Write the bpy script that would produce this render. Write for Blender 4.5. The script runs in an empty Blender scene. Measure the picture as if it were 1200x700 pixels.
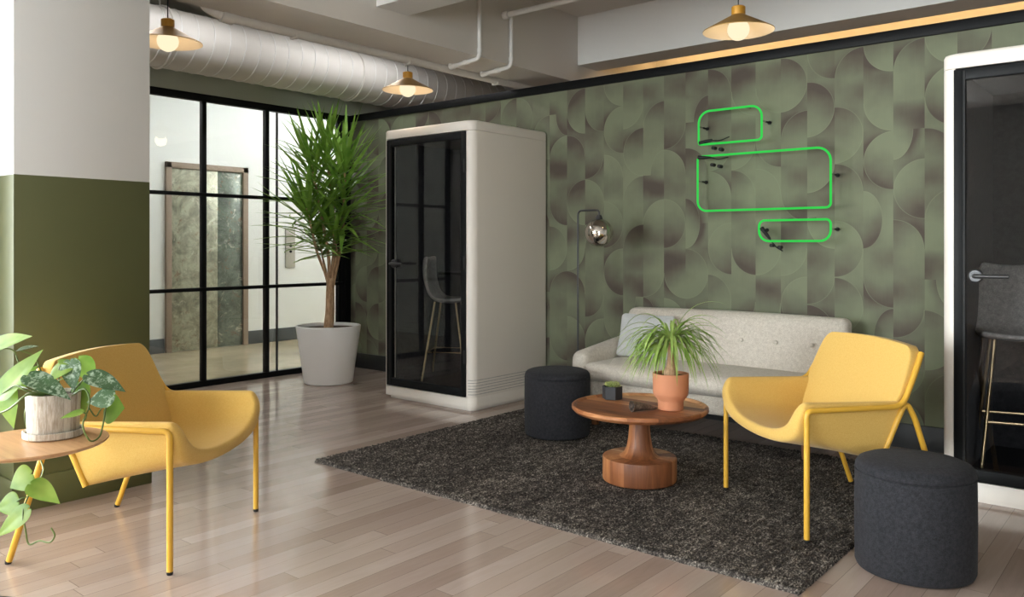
import bpy, bmesh, math, random
from mathutils import Vector, Matrix
R = math.radians
PI = math.pi
rng = random.Random(7)
scene = bpy.context.scene
COL = scene.collection

# ------------------------------------------------------------------ camera
CAM_H = 1.28
RX, RY = 0.768, 0.640          # image right in plan
FX, FY = -0.640, 0.768         # view direction in plan
cam_d = bpy.data.cameras.new('camera')
cam = bpy.data.objects.new('camera', cam_d)
COL.objects.link(cam)
cam.location = (0, 0, CAM_H)
cam.rotation_euler = (R(90), 0, math.atan2(-FX, FY))
cam_d.sensor_width = 36
cam_d.lens = 28.8
cam_d.shift_y = -62 / 1200
cam_d.clip_start = 0.05
scene.camera = cam


def at(px, py, z):
    """point of the room seen at a photograph pixel, z metres in front of the camera"""
    xc = (px - 600) / 960 * z
    return Vector((xc * RX + z * FX, xc * RY + z * FY, CAM_H + (288 - py) / 960 * z))


# ------------------------------------------------------------------ materials
def srgb(r, g, b):
    def f(c):
        c /= 255
        return c / 12.92 if c <= 0.04045 else ((c + 0.055) / 1.055) ** 2.4
    return (f(r), f(g), f(b), 1)


class NT:
    def __init__(self, name):
        self.m = bpy.data.materials.new(name)
        self.m.use_nodes = True
        self.t = self.m.node_tree
        self.t.nodes.clear()
        self.out = self.n('ShaderNodeOutputMaterial')

    def n(self, kind, **kw):
        nd = self.t.nodes.new(kind)
        for k, v in kw.items():
            setattr(nd, k, v)
        return nd

    def l(self, a, b):
        self.t.links.new(a, b)

    def put(self, sock, v):
        if isinstance(v, bpy.types.NodeSocket):
            self.l(v, sock)
        else:
            sock.default_value = v

    def math(self, op, a, b=None, c=None):
        nd = self.n('ShaderNodeMath', operation=op)
        self.put(nd.inputs[0], a)
        if b is not None:
            self.put(nd.inputs[1], b)
        if c is not None:
            self.put(nd.inputs[2], c)
        return nd.outputs[0]

    def mix(self, fac, a, b, blend='MIX'):
        nd = self.n('ShaderNodeMix', data_type='RGBA', blend_type=blend)
        self.put(nd.inputs[0], fac)
        self.put(nd.inputs[6], a)
        self.put(nd.inputs[7], b)
        return nd.outputs[2]

    def coord(self, kind='Object', scale=None, rot=None):
        o = self.n('ShaderNodeTexCoord').outputs[kind]
        if scale or rot:
            mp = self.n('ShaderNodeMapping')
            self.l(o, mp.inputs[0])
            if scale:
                mp.inputs['Scale'].default_value = scale
            if rot:
                mp.inputs['Rotation'].default_value = rot
            o = mp.outputs[0]
        return o

    def noise(self, vec, scale, detail=3, rough=0.5, dist=0.0):
        nd = self.n('ShaderNodeTexNoise')
        self.l(vec, nd.inputs['Vector'])
        nd.inputs['Scale'].default_value = scale
        nd.inputs['Detail'].default_value = detail
        nd.inputs['Roughness'].default_value = rough
        nd.inputs['Distortion'].default_value = dist
        return nd.outputs['Fac']

    def ramp(self, fac, stops, interp='LINEAR'):
        nd = self.n('ShaderNodeValToRGB')
        nd.color_ramp.interpolation = interp
        cr = nd.color_ramp
        while len(cr.elements) < len(stops):
            cr.elements.new(0.5)
        for e, (p, c) in zip(cr.elements, stops):
            e.position = p
            e.color = c
        self.l(fac, nd.inputs[0])
        return nd.outputs[0]

    def bump(self, h, strength=0.3, dist=0.01):
        nd = self.n('ShaderNodeBump')
        nd.inputs['Strength'].default_value = strength
        nd.inputs['Distance'].default_value = dist
        self.l(h, nd.inputs['Height'])
        return nd.outputs[0]

    def bsdf(self, color, rough=0.5, metal=0.0, normal=None, spec=0.5, sheen=0.0, coat=0.0, emit=None, estr=0.0, trans=None):
        b = self.n('ShaderNodeBsdfPrincipled')
        self.put(b.inputs['Base Color'], color)
        self.put(b.inputs['Roughness'], rough)
        self.put(b.inputs['Metallic'], metal)
        b.inputs['Specular IOR Level'].default_value = spec
        b.inputs['Sheen Weight'].default_value = sheen
        b.inputs['Coat Weight'].default_value = coat
        if normal is not None:
            self.l(normal, b.inputs['Normal'])
        if emit is not None:
            self.put(b.inputs['Emission Color'], emit)
            b.inputs['Emission Strength'].default_value = estr
        self.b = b
        self.l(b.outputs[0], self.out.inputs[0])
        return self.m


def mat_paint(name, col, rough=0.6, bump=0.05, var=0.04):
    t = NT(name)
    v = t.coord()
    n1 = t.noise(v, 3.0, 4)
    dark = tuple(c * (1 - var) for c in col[:3]) + (1,)
    c = t.mix(n1, dark, col)
    nb = t.noise(v, 160, 2)
    return t.bsdf(c, rough, normal=t.bump(nb, bump, 0.002))


def mat_metal_paint(name, col, rough=0.35, metal=0.0, coat=0.0):
    t = NT(name)
    v = t.coord()
    n1 = t.noise(v, 40, 2)
    r = t.math('MULTIPLY_ADD', n1, 0.12, rough - 0.06)
    return t.bsdf(col, r, metal, coat=coat)


def mat_fabric(name, a, b, scale=260, bump=0.35, sheen=0.25, mottling=0.5):
    t = NT(name)
    v = t.coord()
    n1 = t.noise(v, scale, 2, 0.6)
    n2 = t.noise(v, scale * 0.23, 3, 0.6)
    f = t.math('ADD', t.math('MULTIPLY', n1, 1 - mottling), t.math('MULTIPLY', n2, mottling))
    c = t.ramp(f, [(0.36, a), (0.64, b)])
    wv1 = t.n('ShaderNodeTexWave', wave_type='BANDS', bands_direction='X')
    wv2 = t.n('ShaderNodeTexWave', wave_type='BANDS', bands_direction='Z')
    for w in (wv1, wv2):
        t.l(v, w.inputs['Vector'])
        w.inputs['Scale'].default_value = scale * 0.6
    h = t.math('ADD', t.math('MULTIPLY', wv1.outputs['Fac'], wv2.outputs['Fac']), n1)
    return t.bsdf(c, 0.9, normal=t.bump(h, bump, 0.003), spec=0.2, sheen=sheen)


def mat_wood(name, stops, axis='Y', plank=None, rough=0.4, scale=1.0, radial=0):
    """grain running along axis; plank = board width across it; radial = staves around z"""
    t = NT(name)
    v = t.coord()
    sep = t.n('ShaderNodeSeparateXYZ')
    t.l(v, sep.inputs[0])
    ax = {'X': 0, 'Y': 1, 'Z': 2}[axis]
    across = sep.outputs[1 if ax == 0 else 0]
    sc = [22.0 * scale] * 3
    sc[ax] = 2.0 * scale
    mp = t.n('ShaderNodeMapping')
    t.l(v, mp.inputs[0])
    mp.inputs['Scale'].default_value = sc
    vec = mp.outputs[0]
    rnd = None
    if radial:
        an = t.math('ARCTAN2', sep.outputs[1], sep.outputs[0])
        cell = t.math('FLOOR', t.math('MULTIPLY', an, radial / (2 * PI)))
    elif plank:
        cell = t.math('FLOOR', t.math('DIVIDE', across, plank))
    else:
        cell = None
    if cell is not None:
        wn = t.n('ShaderNodeTexWhiteNoise', noise_dimensions='1D')
        t.l(cell, wn.inputs['W'])
        rnd = wn.outputs['Value']
        add = t.n('ShaderNodeVectorMath', operation='ADD')
        t.l(vec, add.inputs[0])
        sc3 = t.n('ShaderNodeVectorMath', operation='SCALE')
        t.l(wn.outputs['Color'], sc3.inputs[0])
        sc3.inputs['Scale'].default_value = 40
        t.l(sc3.outputs[0], add.inputs[1])
        vec = add.outputs[0]
    g = t.noise(vec, 1.0, 6, 0.6, 1.2)
    if rnd is not None:
        g = t.math('ADD', t.math('MULTIPLY', g, 0.55), t.math('MULTIPLY', rnd, 0.6))
    c = t.ramp(g, stops)
    fine = t.noise(vec, 4.0, 3)
    return t.bsdf(c, rough, normal=t.bump(fine, 0.08, 0.003), coat=0.1)


M = {}
M['white'] = mat_paint('white_paint', srgb(212, 210, 206), 0.6)
M['ceiling'] = mat_paint('ceiling_paint', srgb(202, 197, 190), 0.7)
M['corridor_white'] = mat_paint('corridor_white_paint', srgb(228, 230, 228), 0.6)
M['mid_grey'] = mat_paint('mid_grey_paint', srgb(150, 147, 141), 0.6)
M['sage'] = mat_paint('pale_sage_paint', srgb(172, 178, 166), 0.6)
M['black'] = mat_metal_paint('black_steel', srgb(17, 18, 19), 0.5)
M['black'].node_tree.nodes['Principled BSDF'].inputs['Specular IOR Level'].default_value = 0.15
M['baseboard'] = mat_metal_paint('black_baseboard', srgb(26, 27, 28), 0.5)
M['corridor_base'] = mat_metal_paint('grey_baseboard', srgb(74, 78, 80), 0.5)
M['booth_white'] = mat_metal_paint('booth_shell_white', srgb(226, 219, 210), 0.45)
M['felt_dark'] = mat_fabric('dark_felt_lining', srgb(58, 58, 60), srgb(80, 80, 82), 180, 0.2, 0.1)
M['felt_light'] = mat_fabric('grey_felt', srgb(150, 148, 144), srgb(196, 193, 188), 180, 0.2, 0.1)
M['yellow_fabric'] = mat_fabric('yellow_wool', srgb(200, 160, 80), srgb(212, 176, 100), 420, 0.16, 0.15, 0.25)
M['yellow_metal'] = mat_metal_paint('mustard_powder_coat', srgb(208, 160, 54), 0.38)
M['beige_fabric'] = mat_fabric('oatmeal_fabric', srgb(184, 175, 163), srgb(222, 215, 204), 230, 0.3, 0.15, 0.35)
M['pillow'] = mat_fabric('pale_blue_grey_linen', srgb(184, 187, 187), srgb(206, 208, 207), 300, 0.2, 0.15, 0.3)
M['charcoal'] = mat_fabric('charcoal_wool', srgb(30, 30, 33), srgb(52, 52, 57), 300, 0.3, 0.03, 0.5)
M['rubber'] = mat_metal_paint('black_rubber', srgb(16, 16, 16), 0.7)
M['walnut'] = mat_wood('walnut_leg', [(0.2, srgb(88, 52, 30)), (0.8, srgb(140, 90, 54))], 'Z')
M['acacia_top'] = mat_wood('acacia_boards', [(0.22, srgb(96, 54, 30)), (0.45, srgb(150, 92, 54)), (0.65, srgb(186, 126, 80)), (0.9, srgb(224, 176, 128))], 'X', 0.085, 0.5)
M['acacia_base'] = mat_wood('acacia_staves', [(0.22, srgb(96, 54, 30)), (0.45, srgb(148, 90, 52)), (0.65, srgb(182, 122, 76)), (0.9, srgb(224, 178, 134))], 'Z', None, 0.55, 1.0, 13)
M['side_wood'] = mat_wood('oak_side_table', [(0.2, srgb(168, 124, 84)), (0.6, srgb(196, 152, 108)), (0.9, srgb(214, 176, 132))], 'X', None, 0.4)
M['terracotta'] = mat_paint('terracotta', srgb(204, 136, 100), 0.75, 0.15, 0.14)
M['soil'] = mat_fabric('soil', srgb(40, 32, 26), srgb(98, 84, 70), 90, 1.0, 0.0, 0.4)
M['pot_white'] = mat_paint('white_planter', srgb(246, 246, 246), 0.35, 0.02, 0.01)
M['black_ceramic'] = mat_paint('matt_black_ceramic', srgb(44, 44, 47), 0.6)
M['chrome'] = mat_metal_paint('satin_chrome', srgb(190, 190, 190), 0.22, 1.0)
M['smoke_mirror'] = mat_metal_paint('smoked_mirror_glass', srgb(205, 199, 192), 0.05, 1.0)
M['gunmetal'] = mat_metal_paint('gunmetal', srgb(74, 74, 75), 0.35, 0.7)
M['panel_grey'] = mat_metal_paint('grey_panel', srgb(160, 157, 146), 0.4)
M['gold'] = mat_metal_paint('pale_brass', srgb(206, 182, 140), 0.3, 1.0)
M['brass_shade'] = mat_metal_paint('brass_lamp_shade', srgb(186, 146, 84), 0.42, 0.55)
M['shade_inside'] = mat_paint('shade_inside', srgb(236, 216, 186), 0.5)
M['brass_cap'] = mat_metal_paint('mustard_brass_cap', srgb(186, 132, 34), 0.4, 0.2)
M['cork'] = mat_paint('ribbon_shade', srgb(150, 110, 54), 0.5)


def mat_trunk():
    t = NT('trunk_bark')
    v = t.coord(scale=(30, 30, 8))
    n = t.noise(v, 2.0, 5, 0.65)
    c = t.ramp(n, [(0.3, srgb(140, 108, 80)), (0.55, srgb(188, 154, 120)), (0.8, srgb(212, 186, 156))])
    return t.bsdf(c, 0.85, normal=t.bump(n, 0.5, 0.01))


M['trunk'] = mat_trunk()


def mat_leaf(name, a, b, rough=0.45, silver=None, transl=0.25):
    t = NT(name)
    v = t.coord()
    n = t.noise(v, 9, 3)
    c = t.ramp(n, [(0.3, a), (0.7, b)])
    if silver:
        n2 = t.noise(v, 75, 3, 0.6, 0.6)
        n3 = t.noise(v, 22, 2)
        k = t.ramp(t.math('ADD', t.math('MULTIPLY', n2, 0.6), t.math('MULTIPLY', n3, 0.4)), [(0.50, (0, 0, 0, 1)), (0.60, (1, 1, 1, 1))])
        c = t.mix(k, c, silver)
    m = t.bsdf(c, rough, spec=0.4)
    tr = t.n('ShaderNodeBsdfTranslucent')
    t.l(c, tr.inputs[0])
    mx = t.n('ShaderNodeMixShader')
    mx.inputs[0].default_value = transl
    t.l(t.b.outputs[0], mx.inputs[1])
    t.l(tr.outputs[0], mx.inputs[2])
    t.l(mx.outputs[0], t.out.inputs[0])
    return m


M['yucca_leaf'] = mat_leaf('dark_strap_leaf', srgb(88, 130, 44), srgb(140, 176, 76), 0.35)
M['palm_leaf'] = mat_leaf('bright_strap_leaf', srgb(108, 146, 54), srgb(182, 204, 120), 0.4)
M['pothos'] = mat_leaf('pothos_leaf', srgb(92, 132, 46), srgb(146, 172, 84), 0.35, None, 0.4)
M['pothos_silver'] = mat_leaf('silver_pothos_leaf', srgb(50, 78, 48), srgb(74, 102, 66), 0.4, srgb(150, 168, 146), 0.2)
M['vine'] = mat_leaf('vine_stem', srgb(66, 88, 36), srgb(98, 112, 52), 0.5, None, 0.0)
M['succulent'] = mat_leaf('succulent', srgb(140, 158, 92), srgb(206, 206, 146), 0.5, None, 0.1)


def mat_pothos_pot():
    t = NT('whitewashed_stave_pot')
    v = t.coord()
    sep = t.n('ShaderNodeSeparateXYZ')
    t.l(v, sep.inputs[0])
    an = t.math('MULTIPLY', t.math('ARCTAN2', sep.outputs[1], sep.outputs[0]), 20 / (2 * PI))
    wn = t.n('ShaderNodeTexWhiteNoise', noise_dimensions='1D')
    t.l(t.math('FLOOR', an), wn.inputs['W'])
    fr = t.math('FRACT', an)
    seam = t.math('LESS_THAN', fr, 0.06)
    n = t.noise(t.coord(scale=(40, 40, 7)), 3, 5, 0.65)
    base = t.ramp(t.math('ADD', t.math('MULTIPLY', n, 0.65), t.math('MULTIPLY', wn.outputs['Value'], 0.3)),
                  [(0.25, srgb(150, 136, 120)), (0.5, srgb(200, 192, 180)), (0.8, srgb(226, 220, 210))])
    c = t.mix(t.math('MULTIPLY', seam, 0.6), base, srgb(122, 110, 96))
    h = t.math('SUBTRACT', t.math('MULTIPLY', n, 0.3), seam)
    return t.bsdf(c, 0.7, normal=t.bump(h, 0.35, 0.003))


M['stave_pot'] = mat_pothos_pot()


def mat_horn():
    t = NT('grey_brown_horn')
    n = t.noise(t.coord(scale=(40, 40, 40)), 1.0, 4, 0.6, 0.8)
    c = t.ramp(n, [(0.3, srgb(44, 36, 32)), (0.55, srgb(96, 82, 72)), (0.8, srgb(150, 134, 120))])
    return t.bsdf(c, 0.4, normal=t.bump(n, 0.2, 0.004))


M['horn'] = mat_horn()


def mat_wallpaper():
    S, SZ = 0.1835, 0.1895
    t = NT('green_arc_wallpaper')
    v = t.coord()
    sep = t.n('ShaderNodeSeparateXYZ')
    t.l(v, sep.inputs[0])
    cx = t.math('DIVIDE', t.math('ADD', sep.outputs[0], 2.213 + 40 * S), S)
    cz = t.math('DIVIDE', t.math('ADD', sep.outputs[2], -1.258 + 20 * SZ), SZ)
    ix, fx = t.math('FLOOR', cx), t.math('FRACT', cx)

    def white(a, b, c=0.0):
        cv = t.n('ShaderNodeCombineXYZ')
        t.put(cv.inputs[0], a)
        t.put(cv.inputs[1], b)
        t.put(cv.inputs[2], c)
        w = t.n('ShaderNodeTexWhiteNoise', noise_dimensions='3D')
        t.l(cv.outputs[0], w.inputs['Vector'])
        s = t.n('ShaderNodeSeparateColor')
        t.l(w.outputs['Color'], s.inputs[0])
        return s.outputs[0], s.outputs[1], s.outputs[2]
    # each strip starts at its own half tile
    colr, colg, colb = white(ix, 3.3, 1.1)
    czz = t.math('ADD', cz, t.math('GREATER_THAN', colr, 0.5))
    iz = t.math('FLOOR', czz)
    half = t.math('FLOOR', t.math('MULTIPLY', iz, 0.5))
    # half discs two tiles tall, bulging to one side of the strip
    pz = t.math('SUBTRACT', t.math('SUBTRACT', czz, t.math('MULTIPLY', half, 2)), 1.0)
    r1, r2, r3 = white(ix, half, 7.7)
    sx = t.math('GREATER_THAN', r1, 0.5)
    dx = t.math('ABSOLUTE', t.math('SUBTRACT', fx, sx))
    dz = t.math('ABSOLUTE', pz)
    # a few discs are squeezed to lenses
    lens = t.math('MULTIPLY_ADD', t.math('GREATER_THAN', r3, 0.86), 0.55, 1.0)
    dxl = t.math('MULTIPLY', dx, lens)
    d = t.math('SQRT', t.math('ADD', t.math('MULTIPLY', dxl, dxl), t.math('MULTIPLY', dz, dz)))
    inside = t.math('LESS_THAN', d, 0.99)
    upr = t.math('MULTIPLY_ADD', t.math('GREATER_THAN', r2, 0.45), 2.0, -1.0)
    s_in = t.math('MULTIPLY_ADD', t.math('MULTIPLY', pz, upr), 0.5, 0.5)
    side = t.math('MULTIPLY', t.math('SUBTRACT', dx, 0.5), t.math('SUBTRACT', r3, 0.5))
    s_in = t.math('MAXIMUM', t.math('ADD', s_in, side), 0.0)
    g_in = t.math('MULTIPLY', t.math('POWER', s_in, 1.6), t.math('MULTIPLY_ADD', r3, 1.0, 0.45))
    bid = t.math('ADD', half, t.math('GREATER_THAN', pz, 0.0))
    q1, q2, q3 = white(ix, bid, 4.2)
    tb = t.math('MULTIPLY', t.math('SUBTRACT', 1.0, dz), t.math('SIGN', pz))
    qd = t.math('MULTIPLY_ADD', t.math('GREATER_THAN', q2, 0.5), 2.0, -1.0)
    near = t.math('SUBTRACT', 1.0, t.math('MULTIPLY', t.math('SUBTRACT', d, 1.0), 2.1))
    near = t.math('MAXIMUM', near, 0.0)
    g_out = t.math('MULTIPLY', t.math('MULTIPLY_ADD', t.math('MULTIPLY', tb, qd), 0.5, 0.6), t.math('MULTIPLY_ADD', q3, 1.2, 0.25))
    dz4 = t.math('POWER', dz, 4.0)
    near = t.math('ADD', t.math('MULTIPLY', near, t.math('SUBTRACT', 1.0, dz4)), t.math('MULTIPLY', dz4, 0.5))
    g_out = t.math('MULTIPLY', g_out, t.math('MULTIPLY_ADD', near, 0.75, 0.3))
    g_out = t.math('MAXIMUM', g_out, 0.0)
    # some quarters are left out: the disc melts into the ground there
    u1, u2, u3 = white(ix, half, 13.1)
    drop_up = t.math('MULTIPLY', t.math('LESS_THAN', u1, 0.32), t.math('GREATER_THAN', pz, 0.0))
    drop_dn = t.math('MULTIPLY', t.math('GREATER_THAN', u1, 0.66), t.math('LESS_THAN', pz, 0.0))
    drop = t.math('MAXIMUM', drop_up, drop_dn)
    melt = t.math('POWER', dz, 1.5)
    k_in = t.math('ADD', t.math('MULTIPLY', inside, t.math('SUBTRACT', 1.0, drop)), t.math('MULTIPLY', t.math('SUBTRACT', 1.0, melt), drop))
    g = t.math('ADD', t.math('MULTIPLY', g_in, k_in), t.math('MULTIPLY', g_out, t.math('SUBTRACT', 1.0, k_in)))
    # every strip carries a slightly different tone
    g = t.math('ADD', g, t.math('MULTIPLY_ADD', colg, 0.24, -0.12))
    cloud = t.noise(v, 1.6, 2)
    g = t.math('ADD', g, t.math('MULTIPLY_ADD', cloud, 0.8, -0.38))
    g = t.math('ADD', g, t.math('MULTIPLY_ADD', t.noise(v, 7, 2), 0.5, -0.25))
    streak = t.noise(t.coord(scale=(180, 1, 5)), 1.0, 2)
    g = t.math('ADD', g, t.math('MULTIPLY_ADD', streak, 0.10, -0.05))
    c = t.ramp(g, [(0.0, srgb(119, 125, 102)), (0.32, srgb(106, 108, 90)), (0.85, srgb(82, 73, 66))])
    rim = t.math('LESS_THAN', t.math('ABSOLUTE', t.math('SUBTRACT', d, 0.985)), 0.014)
    c = t.mix(t.math('MULTIPLY', t.math('MULTIPLY', rim, 0.3), t.math('SUBTRACT', 1.0, drop)), c, srgb(132, 142, 114))
    return t.bsdf(c, 0.75, normal=t.bump(streak, 0.05, 0.002), spec=0.25)


M['wallpaper'] = mat_wallpaper()


def mat_floor():
    t = NT('pale_oak_planks')
    v = t.coord()
    sep = t.n('ShaderNodeSeparateXYZ')
    t.l(v, sep.inputs[0])
    W, L = 0.094, 1.15
    rx = t.math('DIVIDE', t.math('ADD', sep.outputs[0], 30), W)
    ix, fx = t.math('FLOOR', rx), t.math('FRACT', rx)
    w1 = t.n('ShaderNodeTexWhiteNoise', noise_dimensions='1D')
    t.l(ix, w1.inputs['W'])
    ry = t.math('ADD', t.math('DIVIDE', t.math('ADD', sep.outputs[1], 30), L), t.math('MULTIPLY', w1.outputs['Value'], 17.0))
    iy, fy = t.math('FLOOR', ry), t.math('FRACT', ry)
    cv = t.n('ShaderNodeCombineXYZ')
    t.l(ix, cv.inputs[0])
    t.l(iy, cv.inputs[1])
    w2 = t.n('ShaderNodeTexWhiteNoise', noise_dimensions='3D')
    t.l(cv.outputs[0], w2.inputs['Vector'])
    sc = t.n('ShaderNodeVectorMath', operation='SCALE')
    t.l(w2.outputs['Color'], sc.inputs[0])
    sc.inputs['Scale'].default_value = 30
    mp = t.n('ShaderNodeMapping')
    t.l(v, mp.inputs[0])
    mp.inputs['Scale'].default_value = (26, 2.2, 1)
    ad = t.n('ShaderNodeVectorMath', operation='ADD')
    t.l(mp.outputs[0], ad.inputs[0])
    t.l(sc.outputs[0], ad.inputs[1])
    g = t.noise(ad.outputs[0], 1.0, 5, 0.6, 1.6)
    k = t.math('ADD', t.math('MULTIPLY', g, 0.4), t.math('MULTIPLY', w2.outputs['Value'], 0.6))
    c = t.ramp(k, [(0.1, srgb(148, 128, 117)), (0.45, srgb(166, 147, 136)), (0.65, srgb(173, 155, 145)), (0.95, srgb(188, 171, 161))])
    s1 = t.math('LESS_THAN', fx, 0.022)
    s2 = t.math('LESS_THAN', fy, 0.0022)
    seam = t.math('MAXIMUM', s1, s2)
    c = t.mix(t.math('MULTIPLY', seam, 0.6), c, srgb(84, 70, 58))
    rr = t.math('MULTIPLY_ADD', g, 0.08, 0.10)
    h = t.math('SUBTRACT', t.math('MULTIPLY', g, 0.15), seam)
    return t.bsdf(c, rr, normal=t.bump(h, 0.07, 0.002), spec=1.0)


M['floor'] = mat_floor()


def mat_concrete_floor():
    t = NT('polished_concrete')
    n = t.noise(t.coord(), 1.3, 6, 0.6)
    c = t.ramp(n, [(0.3, srgb(158, 144, 118)), (0.7, srgb(198, 184, 156))])
    return t.bsdf(c, 0.16)


M['concrete'] = mat_concrete_floor()


def mat_old_metal():
    t = NT('weathered_metal_door')
    v = t.coord()
    n = t.noise(v, 4.5, 9, 0.72, 0.5)
    n2 = t.noise(v, 9, 6, 0.7, 0.6)
    c = t.ramp(n, [(0.3, srgb(92, 94, 84)), (0.45, srgb(134, 134, 118)), (0.58, srgb(170, 170, 150)), (0.72, srgb(116, 122, 112))])
    rust = t.ramp(n2, [(0.58, (0, 0, 0, 1)), (0.66, (1, 1, 1, 1))])
    c = t.mix(t.math('MULTIPLY', rust, 0.6), c, srgb(122, 86, 66))
    scratch = t.ramp(t.noise(v, 7, 8, 0.78, 0.9), [(0.57, (0, 0, 0, 1)), (0.63, (1, 1, 1, 1))])
    c = t.mix(t.math('MULTIPLY', scratch, 0.55), c, srgb(206, 204, 186))
    return t.bsdf(c, 0.35, 0.25, normal=t.bump(n2, 0.15, 0.01))


M['old_metal'] = mat_old_metal()
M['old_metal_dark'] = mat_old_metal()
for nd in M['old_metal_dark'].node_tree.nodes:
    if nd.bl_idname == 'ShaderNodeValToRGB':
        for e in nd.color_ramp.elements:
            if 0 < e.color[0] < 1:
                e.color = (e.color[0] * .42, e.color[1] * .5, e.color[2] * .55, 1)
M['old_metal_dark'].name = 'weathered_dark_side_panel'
M['old_frame'] = mat_paint('rust_painted_frame', srgb(150, 132, 116), 0.6, 0.2, 0.3)


def mat_column():
    t = NT('column_two_tone_paint')
    v = t.coord()
    sep = t.n('ShaderNodeSeparateXYZ')
    t.l(v, sep.inputs[0])
    up = t.math('GREATER_THAN', sep.outputs[2], 1.622)
    n1 = t.noise(v, 2.0, 3)
    g = t.mix(n1, srgb(77, 80, 47), srgb(81, 84, 50))
    c = t.mix(up, g, srgb(200, 200, 198))
    nb = t.noise(t.coord(scale=(60, 60, 60)), 1.0, 2)
    return t.bsdf(c, 0.5, normal=t.bump(nb, 0.04, 0.002))


M['column'] = mat_column()


def mat_glass(name, tint, refl=1.0, ior=1.5):
    t = NT(name)
    tr = t.n('ShaderNodeBsdfTransparent')
    tr.inputs[0].default_value = tint
    gl = t.n('ShaderNodeBsdfGlossy')
    gl.inputs['Roughness'].default_value = 0.0
    gl.inputs[0].default_value = (refl, refl, refl, 1)
    fr = t.n('ShaderNodeFresnel')
    fr.inputs[0].default_value = ior
    mx = t.n('ShaderNodeMixShader')
    geo = t.n('ShaderNodeNewGeometry')
    t.l(t.math('MULTIPLY', fr.outputs[0], t.math('SUBTRACT', 1.0, geo.outputs['Backfacing'])), mx.inputs[0])
    t.l(tr.outputs[0], mx.inputs[1])
    t.l(gl.outputs[0], mx.inputs[2])
    t.l(mx.outputs[0], t.out.inputs[0])
    return t.m


M['glass'] = mat_glass('clear_partition_glass', (0.95, 0.97, 0.96, 1))
M['tinted_glass'] = mat_glass('dark_tinted_glass', (0.77, 0.77, 0.78, 1), 1.0, 1.55)


def mat_emit(name, col, s):
    t = NT(name)
    e = t.n('ShaderNodeEmission')
    e.inputs[0].default_value = col
    e.inputs[1].default_value = s
    t.l(e.outputs[0], t.out.inputs[0])
    return t.m


M['neon'] = mat_emit('green_neon', srgb(58, 218, 86), 0.8)
M['bulb'] = mat_emit('frosted_lit_bulb', (1.0, 0.83, 0.56, 1), 0.98)
M['led'] = mat_emit('warm_led', (1.0, 0.62, 0.26, 1), 26)
M['fill_light'] = mat_emit('added_fill_light', (0.97, 0.98, 1.0, 1), 17)  # glow of the added fill lights beside the duct
M['tube_light'] = mat_emit('corridor_tube_light', (1.0, 0.99, 0.97, 1), 34)


def mat_rug():
    t = NT('heathered_charcoal_loops')
    v = t.coord(scale=(1, 0.55, 1))
    n1 = t.noise(v, 135, 2, 0.7)
    n2 = t.noise(v, 30, 3, 0.6)
    n3 = t.noise(v, 3, 2)
    f = t.math('ADD', t.math('MULTIPLY', n1, 0.62), t.math('ADD', t.math('MULTIPLY', n2, 0.28), t.math('MULTIPLY', n3, 0.10)))
    c = t.ramp(f, [(0.37, srgb(30, 28, 27)), (0.5, srgb(72, 67, 64)), (0.56, srgb(108, 102, 96)), (0.66, srgb(184, 176, 165))])
    return t.bsdf(c, 0.95, normal=t.bump(n1, 0.6, 0.006), spec=0.1)


M['rug'] = mat_rug()

# ------------------------------------------------------------------ mesh helpers


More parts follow.
